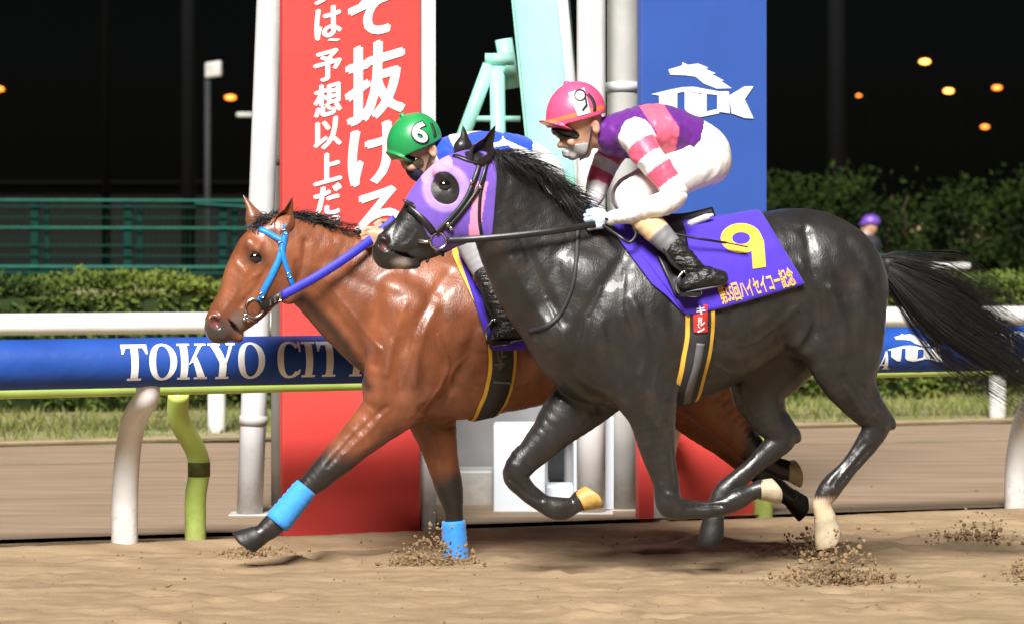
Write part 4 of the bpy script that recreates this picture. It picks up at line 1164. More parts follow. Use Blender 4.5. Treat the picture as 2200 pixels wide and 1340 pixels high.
# manes, forelock and tails
v, f = mane_strands(2200, [(1048, 325, 0), (1100, 338, 3), (1160, 372, 4), (1220, 432, 4), (1290, 482, 2)],
    lambda k, r: (r.uniform(0.55, 1.0), r.uniform(-0.15, 0.55), r.uniform(0.2, 0.7), 10 + 34 * r.random()), 100, 0.0013, 1, B)
mk('mane', v, f, 'hair_black', horse_b)
v, f = mane_strands(700, [(622, 462, 0), (660, 466, 3), (710, 482, 4), (780, 508, 4), (850, 515, 2)],
    lambda k, r: (r.uniform(0.5, 1.0), r.uniform(-0.25, 0.25), r.uniform(0.1, 0.4), 4 + 16 * r.random()), 44, 0.0016, 2, R2)
mk('mane', v, f, 'hair_black', horse_r)
v, f = mane_strands(160, [(600, 462, 4), (580, 468, 4), (560, 478, 2)], lambda k, r: (r.uniform(-0.6, 0.2), r.uniform(0.0, 0.5), r.uniform(0.1, 0.4), 20 * r.random()), 32, 0.0022, 4, R2)
mk('forelock', v, f, 'hair_black', horse_r)

def tail(fr, root, ctrl, n, seed, thick, parent, wid):
    r = np.random.default_rng(seed); out = []
    base = catmull(ctrl, 5)
    for c in range(n // 20):
        G = r.normal(0, 1, 3) * 0.85; L0 = r.uniform(0.5, 1.0) ** 0.6; PH, AM = r.uniform(0, 6.28), r.uniform(2, 14)
        for i in range(20):
            g = G + r.normal(0, 1, 3) * 0.22; L = min(1.0, L0 * r.uniform(0.8, 1.1)); P = []
            m = max(6, int(L * len(base)))
            for j in range(m):
                k = j / (len(base) - 1); w = wid(k); q = base[j]
                P.append(fr.P(q[0] + g[0] * w * 0.3 + AM * k * math.sin(PH + 5 * k), q[1] + g[1] * w + AM * k * math.cos(PH + 6 * k), q[2] + g[2] * w * 0.6))
            out.append(tube_geo(P, thick * np.clip(np.linspace(1.2, 0.1, m) * 1.6, 0.1, 1.0), 3, caps=False))
    v, f = merge(out); return mk('tail', v, f, 'hair_black', parent)
tail(B, None, [(1893, 568, 0), (1930, 592, 4), (1985, 634, 8), (2060, 684, 12), (2140, 736, 16), (2230, 795, 20), (2310, 850, 22)], 3200, 3, 0.00085, horse_b, lambda k: 8 + 42 * min(1, k * 2.2) ** 1.2)
tail(R2, None, [(1515, 620, 0), (1560, 640, 2), (1620, 668, 0), (1680, 700, 0), (1730, 740, 0)], 500, 8, 0.0022, horse_r, lambda k: 8 + 22 * min(1, k * 2))

# ---------------------------------------------------------------- tack
mat('cloth_purple', (0.060, 0.026, 0.46), rough=0.75, spec=0.25, nscale=10, namt=0.15, bump=0.25, bscale=14, bdist=0.02, sheen=0.2)
mat('gold_print', (0.80, 0.42, 0.035), rough=0.6, namt=0.12)
mat('yellow_edge', (0.72, 0.42, 0.05), rough=0.6, namt=0.15)
mat('leather_black', (0.014, 0.014, 0.015), rough=0.38, nscale=20, namt=0.3, bump=0.15, bscale=50, bdist=0.004)
mat('web_black', (0.022, 0.023, 0.026), rough=0.6, nscale=30, namt=0.3)
mat('web_grey', (0.13, 0.13, 0.14), rough=0.6, namt=0.2)
mat('steel', (0.62, 0.62, 0.63), rough=0.22, metal=1.0, namt=0.1)
mat('bridle_blue', (0.012, 0.22, 0.72), rough=0.45, nscale=60, namt=0.25)
mat('rein_blue', (0.030, 0.030, 0.52), rough=0.6, nscale=60, namt=0.2)
mat('bandage', (0.030, 0.27, 0.78), rough=0.75, nscale=30, namt=0.15, bump=0.5, bscale=90, bdist=0.004, sheen=0.2)
mat('patch_red', (0.52, 0.03, 0.03), rough=0.6)
mat('hood_cloth', attr=True, rough=0.72, spec=0.25, nscale=25, namt=0.14, bump=0.2, bscale=40, bdist=0.006, sheen=0.2)
mat('fleece', (0.55, 0.55, 0.54), rough=0.95, nscale=60, namt=0.3, bump=1.0, bscale=120, bdist=0.01)

def over_back(fr, bvh, top, bot, nu, nv, lift, nr=7, wave=0.0, th=0.005):
    """sheet laid over a horse's back: pixel polylines of its top and bottom edge on the near side, mirrored to the far side"""
    T, Bm = catmull(top, 10), catmull(bot, 10)
    def samp(c, k):
        x = k * (len(c) - 1); i = min(int(x), len(c) - 2); return c[i] + (c[i + 1] - c[i]) * (x - i)
    G = []
    for i in range(nu + 1):
        a, b_ = samp(T, i / nu), samp(Bm, i / nu); col = []
        for j in range(nv + 1):
            k = j / nv; q = a * (1 - k) + b_ * k
            p, n = hit(bvh, q[0], q[1], fr.C[1]); col.append((p, n))
        P = smooth_rows([c[0] for c in col], 2); N = unit(smooth_rows([c[1] for c in col], 8))
        w = np.array([wave * k * k * math.sin(i * 0.9 + k * 2) for k in np.linspace(0, 1, nv + 1)])
        near = P + N * (lift + np.abs(w)[:, None])
        far_ = np.array([fr.mirror(q) for q in near])
        ridge = []
        for j in range(1, nr):
            k = j / nr; q = near[0] * (1 - k) + far_[0] * k
            h = bvh.ray_cast(Vector((q[0], q[1], 2.4)), Vector((0, 0, -1)))
            z = (h[0].z if h[0] is not None else q[2]) + lift
            ridge.append(np.array([q[0], q[1], max(z, q[2])]))
        G.append(np.vstack([near[::-1], np.array(ridge), far_]))
    G = np.array(G)
    for _ in range(2):
        H = G.copy(); H[1:-1] = (G[:-2] + 2 * G[1:-1] + G[2:]) / 4; G = H
    m = G.shape[1]
    du = np.gradient(G, axis=0); dv = np.gradient(G, axis=1); N = unit(np.cross(du, dv))
    c = G.mean((0, 1)); 
    if ((G - c) * N).sum() < 0: N = -N
    V = np.vstack([(G + N * th).reshape(-1, 3), G.reshape(-1, 3)]); o = (nu + 1) * m; F = []
    for i in range(nu):
        for j in range(m - 1):
            a = i * m + j; F.append((a, a + 1, a + m + 1, a + m)); F.append((o + a, o + a + m, o + a + m + 1, o + a + 1))
    for j in range(m - 1): F.append((j, o + j, o + j + 1, j + 1)); a = nu * m + j; F.append((a, a + 1, o + a + 1, o + a))
    for i in range(nu): a = i * m; F.append((a, a + m, o + a + m, o + a)); a += m - 1; F.append((a, o + a, o + a + m, a + m))
    return V, F
def girth_path(fr, bvh, pts):
    """band down the near side, under the belly, up the far side"""
    c = catmull(pts, 8); h = [hit(bvh, x, y, fr.C[1]) for x, y in c]
    P = [q[0] for q in h]; N = [q[1] for q in h]
    m = fr.mirror(P[-1]); br, bn = [], []
    for k in np.linspace(0, 1, 9)[1:-1]:
        q = P[-1] * (1 - k) + m * k
        r = bvh.ray_cast(Vector((q[0], q[1], -0.5)), Vector((0, 0, 1)))
        if r[0] is not None: br.append(np.array(r[0])); bn.append(np.array(r[1]) if r[1].z < 0 else -np.array(r[1]))
    mir = [fr.mirror(p) for p in P[::-1]]; mn = [n - fr.n * 2 * (n @ fr.n) for n in N[::-1]]
    return smooth_rows(P + br + mir, 3), smooth_rows(N + bn + mn, 8)
def ring_geo(c, ax, ay, R, r, n=28):
    P = [c + R * (math.cos(2 * math.pi * i / n) * ax + math.sin(2 * math.pi * i / n) * ay) for i in range(n + 1)]
    return tube_geo(P, r, 8, up=np.cross(ax, ay), caps=False)
UP = np.array([0, 0, 1.0])
def base_at(fr, px): return fr.P(px, 900) * np.array([1, 1, 0])
def on_side(bvh, fr, px, py, lift=0.0):
    p, n = hit(bvh, px, py, fr.C[1]); return p + n * lift

# ---- black horse: number cloth, saddle, girth
cl_b = over_back(B, bvh_b, [(1334, 497), (1400, 484), (1470, 480), (1540, 470), (1640, 468)], [(1474, 677), (1540, 664), (1610, 645), (1680, 624), (1726, 611)], 44, 24, 0.010, wave=0.010)
bvh_cl = bvh_of(*cl_b)
sc_b = thing('saddle_cloth', B.P(1540, 680) , 'purple number cloth with gold nine and gold Japanese lettering on the black horse', 'saddle cloth')
cb = mk('cloth', cl_b[0], cl_b[1], 'cloth_purple', sc_b)
v, f = over_back(B, bvh_b, [(1318, 503), (1345, 495), (1380, 488)], [(1400, 612), (1440, 645), (1474, 679)], 12, 20, 0.0085)
mk('front_flap', v, f, 'cloth_purple', sc_b)
V, F = ring(0.5, 0.5, 0.5, 0.28, 0.30); V = np.array(V)
decal(bvh_cl, np.stack([1548 + V[:, 0] * 88, 545 - V[:, 1] * 64], 1), F, 'number', 'gold_print', sc_b, 0.003)
decal(bvh_cl, np.array([(1612, 506), (1634, 504), (1641, 520), (1645, 574), (1617, 578)], float), [tuple(range(5))], 'number', 'gold_print', sc_b, 0.0036)
V, F = flat_text('第55回ハイセイコー記念', 0.022)
lo_, hi_ = V.min(0), V.max(0); q = (V - lo_) / (hi_ - lo_)
Vp = np.stack([1538 + q[:, 0] * 160 + 14 * (1 - q[:, 1]), 655 - q[:, 0] * 42 - q[:, 1] * 40], 1)
decal(bvh_cl, Vp, F, 'lettering', 'gold_print', sc_b, 0.003, 10)

sad_b = thing('saddle', B.P(1450, 560), 'small black racing saddle with yellow-edged girth on the black horse', 'saddle')
v, f = over_back(B, bvh_cl, [(1380, 489), (1425, 484), (1470, 481)], [(1448, 636), (1470, 642), (1492, 634)], 12, 20, 0.012, th=0.008)
mk('flap', v, f, 'leather_black', sad_b)
v, f = tube_geo(catmull([B.P(1385, 482, 0), B.P(1420, 478, 0), B.P(1470, 476, 0), B.P(1510, 468, 0), B.P(1534, 462, 0)], 5), 0.017, 12, ecc=2.2); mk('seat', v, f, 'leather_black', sad_b)
v, f = tube_geo(catmull([B.P(1476, 484, 42), B.P(1500, 474, 46), B.P(1532, 462, 44)], 5), np.array([.006] + [.016] * 8 + [.011, .008]), 12); mk('cantle', v, f, 'fleece', sad_b)
gp, gn = girth_path(B, bvh_b, [(1502, 640), (1504, 690), (1500, 740), (1490, 790), (1477, 840), (1470, 862)])
v, f = ribbon_geo(gp, gn, 0.135, 0.008, 0.002); g_ = mk('girth', v, f, 'yellow_edge', sad_b)
v, f = ribbon_geo(gp, gn, 0.098, 0.010, 0.004); mk('girth_web', v, f, 'web_black', g_)
v, f = strap_px(bvh_b, [(1503, 735), (1496, 775), (1484, 815), (1472, 858)], 0.036, 0.004, lift=0.016); mk('elastic', v, f, 'web_grey', g_)
v, f = strap_px(bvh_b, [(1503, 655), (1503, 715)], 0.066, 0.003, lift=0.016); mk('patch', v, f, 'patch_red', g_)
for ch, y0 in (('キ', 658), ('ル', 680), ('ン', 697)):
    V, F = fit_text(ch, 1494, 1512, y0, y0 + 17, 0.03); decal(bvh_b, V, F, 'lettering', 'print_white', g_, 0.0212, 8)
def stirrup(fr, parent, top, foot, t):
    v, f = tube_geo(catmull([fr.P(top[0], top[1], t - 12), fr.P((top[0] + foot[0]) / 2 - 6, (top[1] + foot[1]) / 2, t), fr.P(foot[0] + 2, foot[1] - 26, t)], 5), 0.011, 8, ecc=0.35, up=fr.n); mk('stirrup_leather', v, f, 'leather_black', parent)
    c = [(-2, -30), (-16, -8), (-12, 16), (20, 24), (36, 16), (20, -12), (-2, -30)]
    v, f = tube_geo(catmull([fr.P(foot[0] + x, foot[1] + y, t) for x, y in c], 5), 0.0065, 8, up=fr.n); mk('stirrup_iron', v, f, 'steel', parent)
    v, f = box_geo(fr.P(foot[0] + 8, foot[1] + 20, t), fr.d * 0.042, fr.n * 0.05, UP * 0.006, 0.003); mk('tread', v, f, 'leather_black', parent, smooth=False)
stirrup(B, sad_b, (1420, 500), (1470, 612), 152)

# ---- bay horse: cloth, saddle, girth
cl_r = over_back(R2, bvh_r, [(985, 552), (1060, 548), (1140, 546), (1200, 545)], [(1052, 748), (1090, 750), (1130, 748), (1190, 735)], 26, 22, 0.010, wave=0.009)
bvh_clr = bvh_of(*cl_r)
sc_r = thing('saddle_cloth', R2.P(1080, 750), 'purple number cloth with yellow under-edge on the bay horse', 'saddle cloth')
mk('cloth', *cl_r, 'cloth_purple', sc_r)
v, f = over_back(R2, bvh_r, [(972, 552), (1000, 550), (1030, 549)], [(1026, 668), (1038, 700), (1052, 742)], 10, 20, 0.006); mk('under_edge', v, f, 'yellow_edge', sc_r)
sad_r = thing('saddle', R2.P(1060, 620), 'small black racing saddle with yellow-edged girth on the bay horse', 'saddle')
v, f = over_back(R2, bvh_clr, [(1012, 552), (1050, 549), (1090, 548)], [(1058, 728), (1075, 735), (1095, 730)], 10, 20, 0.012, th=0.008); mk('flap', v, f, 'leather_black', sad_r)
v, f = tube_geo([R2.P(1010, 545, 0), R2.P(1060, 541, 0), R2.P(1120, 535, 0)], 0.022, 12, ecc=2.6); mk('seat', v, f, 'leather_black', sad_r)
gp, gn = girth_path(R2, bvh_r, [(1078, 728), (1080, 770), (1076, 810), (1066, 850), (1048, 884)])
v, f = ribbon_geo(gp, gn, 0.135, 0.008, 0.002); g_ = mk('girth', v, f, 'yellow_edge', sad_r)
v, f = ribbon_geo(gp, gn, 0.104, 0.010, 0.004); mk('girth_web', v, f, 'web_black', g_)
v, f = strap_px(bvh_r, [(1058, 816), (1098, 818)], 0.012, 0.003, lift=0.016, Yg=Y2); mk('keeper', v, f, 'web_grey', g_)
# small pale anchor-like mark on the girth
for i, p in enumerate(([(1066, 752), (1070, 752), (1074, 782), (1070, 782)], [(1076, 748), (1080, 748), (1076, 782), (1072, 782)], [(1062, 778), (1082, 776), (1082, 781), (1062, 783)], [(1066, 783), (1080, 783), (1073, 792)], [(1078, 762), (1086, 760), (1086, 764), (1078, 766)])):
    decal(bvh_r, np.array(p, float), [tuple(range(len(p)))], 'mark', 'web_grey', g_, 0.0175 + 0.0006 * i, 8, Y2)
stirrup(R2, sad_r, (1030, 560), (1062, 715), 150)

# ---- bridles
br_b = thing('bridle', B.P(940, 540), 'black leather bridle and long black rein on the black horse', 'bridle')
hood_lo = np.minimum(B.P(850, 250), B.P(1120, 600)) - 0.25; hood_hi = np.maximum(B.P(850, 250), B.P(1120, 600)) + 0.25
HS = SDF(hood_lo, hood_hi, 0.006, B)
for i in (1, 2):
    p, a, b_ = px_rows(B, black['tubes'][i][0]); HS.tube(p, a + 0.006, b_ + 0.006, 0.04)
for e in black['ells'][11:15]: HS.ell(B.P(e[0], e[1], e[2]), e[3], e[4] * B.sc + 0.006, e[5] * B.sc + 0.006, e[6] * B.sc + 0.006, e[7])
U, T, Z = HS.uvt((slice(None),) * 3)
def half(p, q):
    """signed distance (m) to the pixel line p-q in the frame plane, positive on its right-hand side going p -> q"""
    a, b_ = B.P(*p), B.P(*q); ua, _, za = B.local(a); ub, _, zb_ = B.local(b_)
    du, dz = ub - ua, zb_ - za; L = math.hypot(du, dz)
    return ((U - ua) * dz - (Z - za) * du) / L
def sgn(p, q, m):
    a, b_ = B.P(*p), B.P(*q); ua, _, za = B.local(a); ub, _, zb_ = B.local(b_); mu, _, mz = B.local(B.P(*m))
    return 1 if ((mu - ua) * (zb_ - za) - (mz - za) * (ub - ua)) > 0 else -1
for p, q in (((872, 432), (940, 560)), ((1046, 540), (1062, 330)), ((930, 545), (1045, 512))):
    HS.a = np.maximum(HS.a, (-half(p, q) * sgn(p, q, (975, 430))).astype(np.float32))
for s in (1, -1): HS.ell(B.P(958, 405, 55 * s), 60, 36 * B.sc, 32 * B.sc, 40 * B.sc, 0.004, 'sub')
HS.ell(B.P(1022, 335, 22), 60, 34 * B.sc, 20 * B.sc, 22 * B.sc, 0.004, 'sub'); HS.ell(B.P(988, 325, -22), 60, 30 * B.sc, 18 * B.sc, 20 * B.sc, 0.004, 'sub')
hv, hf = HS.mesh(); px, py = to_px(hv)
hc = np.tile(np.array([0.150, 0.075, 0.44]), (len(hv), 1))
rd = np.hypot((px - 958) / 1.0, (py - 405))
hc = mixc(hc, (0.36, 0.23, 0.58), smoothstep(56, 46, rd))
hc = mixc(hc, (0.76, 0.28, 0.46), ((seg_dist(px, py, [(924, 378), (952, 350)]) < 20) & (rd > 40)).astype(float))
d_ = seg_dist(px, py, [(1036, 385), (1026, 440), (1020, 500)])
hc = mixc(hc, (0.76, 0.28, 0.46), ((d_ < 13) & (py > 390)).astype(float))
hood = tag(mk('hood', hv, hf, 'hood_cloth', base=B.P(975, 500), col=hc), 'purple and pink blinker hood over the black horse\'s face', 'hood')
bvh_h = bvh_of(np.vstack([hv, np.array([v.co[:] for v in horse_b.data.vertices]) + ORG[horse_b.name]]), [tuple(q) for q in hf] + [tuple(i + len(hv) for i in p.vertices) for p in horse_b.data.polygons])
def st(name, pts, w, th, m, parent, bvh, Yg=14.0, lift=0.003):
    v, f = strap_px(bvh, pts, w, th, lift=lift, Yg=Yg); return mk(name, v, f, m, parent)
st('noseband', [(866, 436), (880, 448), (900, 464), (918, 482), (932, 500)], 0.030, 0.006, 'leather_black', br_b, bvh_h)
st('cheek_strap', [(1034, 342), (1018, 390), (1000, 430), (975, 462), (948, 490), (936, 500)], 0.024, 0.005, 'leather_black', br_b, bvh_h)
st('cheek_strap', [(1046, 350), (1030, 400), (1004, 440), (980, 470), (958, 492)], 0.018, 0.005, 'leather_black', br_b, bvh_h, lift=0.006)
st('throat_latch', [(1040, 380), (1031, 420), (1029, 470), (1034, 505)], 0.014, 0.005, 'leather_black', br_b, bvh_h)
st('brow_band', [(958, 334), (985, 338), (1010, 348), (1032, 352)], 0.018, 0.005, 'leather_black', br_b, bvh_h)
rc = on_side(bvh_b, B, 940, 515, 0.014)
v, f = ring_geo(rc, B.d, UP, 0.036, 0.006); mk('bit_ring', v, f, 'steel', br_b)
v, f = tube_geo([on_side(bvh_b, B, 898, 519, 0.004), on_side(bvh_b, B, 915, 519, 0.012), rc + B.d * 0.034], 0.0075, 8); mk('bit', v, f, 'steel', br_b)
for x, y in ((1012, 392), (1030, 402), (962, 482), (968, 490)):
    p = on_side(bvh_h, B, x, y, 0.012); v, f = ellipsoid_geo(p, B.d * 0.010, B.n * 0.005, UP * 0.010, 10, 6); mk('buckle', v, f, 'steel', br_b)
v, f = tube_geo(catmull([rc - UP * 0.036, on_side(bvh_b, B, 950, 545, 0.01), on_side(bvh_b, B, 935, 556, 0.012), on_side(bvh_b, B, 915, 558, 0.012)], 5), 0.007, 8); mk('curb_strap', v, f, 'web_black', br_b)
HAND9 = B.P(1288, 474, 62)
RP = catmull([rc - B.d * 0.036, B.P(1020, 514, 62), B.P(1110, 506, 80), B.P(1200, 495, 84), HAND9 - UP * 0.012], 8)
v, f = ribbon_geo(RP, np.tile(B.n, (len(RP), 1)), 0.030, 0.005, 0.0); mk('rein', v, f, 'leather_black', br_b)
RP = catmull([B.mirror(rc) - B.d * 0.036, B.P(1020, 514, -62), B.P(1130, 500, -70), B.P(1262, 455, -45)], 8)
v, f = ribbon_geo(RP, np.tile(-B.n, (len(RP), 1)), 0.030, 0.005, 0.0); mk('rein', v, f, 'leather_black', br_b)
st('neck_strap', [(1241, 492), (1238, 560), (1228, 620), (1205, 672), (1178, 698), (1138, 712)], 0.020, 0.007, 'web_black', br_b, bvh_b)
RP = catmull([HAND9 - UP * 0.01, B.P(1330, 508, 100), B.P(1352, 521, 108), B.P(1366, 505, 108), B.P(1360, 488, 104)], 6)
v, f = tube_geo(RP, 0.008, 8); mk('rein_end', v, f, 'leather_black', br_b)

br_r = thing('bridle', R2.P(550, 660), 'bright blue bridle with dark blue rein on the bay horse', 'bridle')
st('brow_band', [(528, 487), (550, 490), (575, 500), (598, 514), (612, 520)], 0.026, 0.006, 'bridle_blue', br_r, bvh_r, Y2)
st('cheek_strap', [(614, 486), (610, 516), (602, 550), (585, 590), (568, 622), (558, 646)], 0.030, 0.006, 'bridle_blue', br_r, bvh_r, Y2)
st('throat_latch', [(604, 530), (610, 560), (620, 590), (628, 616)], 0.022, 0.006, 'bridle_blue', br_r, bvh_r, Y2, 0.006)
rc2 = on_side(bvh_r, R2, 545, 660, 0.012)
v, f = ring_geo(rc2, R2.d, UP, 0.042, 0.0055); mk('bit_ring', v, f, 'steel', br_r)
v, f = tube_geo([on_side(bvh_r, R2, 520, 684, 0.002), on_side(bvh_r, R2, 532, 682, 0.012), on_side(bvh_r, R2, 550, 688, 0.012)], 0.007, 8); mk('bit', v, f, 'steel', br_r)
for x, y in ((526, 676), (532, 686), (524, 684)):
    v, f = ellipsoid_geo(on_side(bvh_r, R2, x, y, 0.010), R2.d * 0.011, R2.n * 0.009, UP * 0.009, 10, 6); mk('bit_link', v, f, 'steel', br_r)
for x, y in ((604, 526), (612, 500), (562, 634), (620, 592)):
    p = on_side(bvh_r, R2, x, y, 0.012); v, f = ring_geo(p, R2.d, UP, 0.012, 0.0028, 14); mk('buckle', v, f, 'steel', br_r)
HAND6 = R2.P(806, 508, 60)
RP = catmull([rc2 - R2.d * 0.03, R2.P(585, 646, 58), R2.P(612, 632, 64)], 5)
v, f = ribbon_geo(RP, np.tile(R2.n, (len(RP), 1)), 0.040, 0.008, 0.0); mk('rein_buckle', v, f, 'leather_black', br_r)
for k in (4, 6, 8):
    v, f = box_geo(RP[k] + R2.n * 0.011, unit(RP[k] - RP[k - 1]) * 0.006, UP * 0.016, R2.n * 0.002, 0.001); mk('rivet', v, f, 'steel', br_r, smooth=False)
RP = catmull([R2.P(605, 636, 64), R2.P(680, 595, 78), R2.P(750, 550, 78), HAND6, R2.P(850, 470, 50)], 8)
v, f = ribbon_geo(RP, np.tile(R2.n, (len(RP), 1)), 0.042, 0.006, 0.0); mk('rein', v, f, 'rein_blue', br_r)
RP = catmull([R2.mirror(rc2), R2.P(640, 605, -70), R2.P(750, 545, -78), R2.P(830, 492, -50)], 8)
v, f = ribbon_geo(RP, np.tile(-R2.n, (len(RP), 1)), 0.042, 0.006, 0.0); mk('rein', v, f, 'rein_blue', br_r)

# ---- blue leg bandages of the bay
def bandage(a, b_, t, r0, r1, label):
    P = [R2.P(a[0] + (b_[0] - a[0]) * k, a[1] + (b_[1] - a[1]) * k, t) for k in np.linspace(0, 1, 15)]
    r = np.linspace(r0, r1, 15) * R2.sc + 0.0045 * np.array([1, 0] * 7 + [1]); r[0] *= 0.93; r[-1] *= 0.93
    v, f = tube_geo(P, r, 22); tag(mk('leg_bandage', v, f, 'bandage', base=P[-1]), label, 'bandage')
bandage((658, 1046), (594, 1124), 55, 25, 28, 'blue bandage on the bay\'s outstretched foreleg')
bandage((974, 1118), (980, 1206), -40, 25, 27, 'blue bandage on the bay\'s planted foreleg, sunk in sand')

# ---------------------------------------------------------------- riders
mat('skin', (0.52, 0.29, 0.19), rough=0.5, nscale=20, namt=0.12, bump=0.1, bscale=90, bdist=0.003)
mat('silk', attr=True, rough=0.42, spec=0.45, nscale=14, namt=0.10, bump=0.35, bscale=16, bdist=0.02, stretch=(1, 1, 0.45), sheen=0.15)
mat('breeches', attr=True, rough=0.6, spec=0.35, nscale=12, namt=0.08, bump=0.35, bscale=14, bdist=0.016, stretch=(1, 1, 0.5))
mat('boot_leather', (0.014, 0.014, 0.015), rough=0.34, spec=0.55, nscale=20, namt=0.4, bump=0.8, bscale=34, bdist=0.016, stretch=(1, 1, 2.2))
mat('cap_pink', attr=True, rough=0.36, spec=0.5, nscale=9, namt=0.10, bump=0.25, bscale=10, bdist=0.012)
mat('cap_green', (0.016, 0.27, 0.075), rough=0.36, spec=0.5, nscale=9, namt=0.15, bump=0.25, bscale=10, bdist=0.012)
mat('goggle', (0.006, 0.006, 0.007), rough=0.14, spec=0.6)
mat('goggle_lens', (0.06, 0.055, 0.03), rough=0.06, spec=0.9, coat=1.0)
mat('glove', (0.50, 0.60, 0.80), rough=0.7, namt=0.12, bump=0.2, bscale=60)
mat('mask_cloth', (0.36, 0.35, 0.36), rough=0.8, namt=0.12, bump=0.2, bscale=30)
mat('brown_patch', (0.22, 0.055, 0.025), rough=0.3)
mat('jacket', (0.012, 0.013, 0.020), rough=0.8, namt=0.3)
mat('cap_purple', (0.13, 0.05, 0.34), rough=0.4)
mat('print_black', (0.010, 0.010, 0.012), rough=0.5)
mat('hair', (0.010, 0.009, 0.008), rough=0.5)

def line_cut(S, fr, p, q, keep):
    """cut a field along a pixel line in the frame plane, keeping the side of pixel 'keep'"""
    ua, _, za = fr.local(fr.P(*p)); ub, _, zb_ = fr.local(fr.P(*q)); mu, _, mz = fr.local(fr.P(*keep))
    du, dz = ub - ua, zb_ - za; L = math.hypot(du, dz)
    U, T, Z = S.uvt((slice(None),) * 3)
    s = 1 if ((mu - ua) * dz - (mz - za) * du) > 0 else -1
    S.a = np.maximum(S.a, (-s * ((U - ua) * dz - (Z - za) * du) / L).astype(np.float32) + 0 * S.a)
def field(fr, rowsets, h, pad=0.10):
    P = np.vstack([px_rows(fr, r, 1)[0] for r in rowsets]); m = max(max(a[3] for a in r) for r in rowsets) * fr.sc + pad
    return SDF(P.min(0) - m, P.max(0) + m, h, fr)
def add_rows(S, fr, rows, off=0.0, k=0.02):
    p, a, b_ = px_rows(fr, rows); S.tube(p, a + off, b_ + off, k)
def fist(S, c, fwd, inn, up, s=1.0, off=0.0):
    """closed hand round a rein: thumb on top, four unequal bent fingers"""
    g = lambda a, b_, d: c + (fwd * a + inn * b_ + up * d) * s
    S.cap(g(-0.055, 0, 0), g(0.0, 0.004, 0.004), 0.021 + off, 0.025 + off, 0.012)
    S.cap(g(0.0, 0.0, 0.022), g(0.0, 0.0, -0.024), 0.019 + off, 0.017 + off, 0.012)
    S.cap(g(0.022, -0.004, 0.026), g(0.020, -0.004, -0.026), 0.014 + off, 0.012 + off, 0.010)
    for z, L, r in ((0.031, 1.0, 0.0096), (0.011, 1.08, 0.0100), (-0.010, 1.0, 0.0094), (-0.029, 0.84, 0.0084)):
        a, b_, d, e = g(0.028, -0.006, z), g(0.028 + 0.030 * L, 0.010, z - 0.002), g(0.020 + 0.022 * L, 0.034, z - 0.003), g(0.014, 0.038, z - 0.002)
        S.cap(a, b_, r + off, r * 0.97 + off, 0.003); S.cap(b_, d, r * 0.97 + off, r * 0.9 + off, 0.003); S.cap(d, e, r * 0.9 + off, r * 0.8 + off, 0.003)
    a, b_, d = g(-0.020, 0.014, 0.030), g(0.014, 0.020, 0.046), g(0.044, 0.020, 0.044)
    S.cap(a, b_, 0.012 + off, 0.0105 + off, 0.006); S.cap(b_, d, 0.0105 + off, 0.0085 + off, 0.004)
def poly_d(v, P):
    """distance and travelled length of points v along a 3-D polyline"""
    best = np.full(len(v), 1e9); par = np.zeros(len(v)); acc = 0
    for a, b_ in zip(P[:-1], P[1:]):
        e = b_ - a; L = np.linalg.norm(e); t = np.clip(((v - a) @ e) / (L * L), 0, 1); d = np.linalg.norm(v - a - t[:, None] * e, axis=1)
        m = d < best; best[m] = d[m]; par[m] = acc + t[m] * L; acc += L
    return best, par

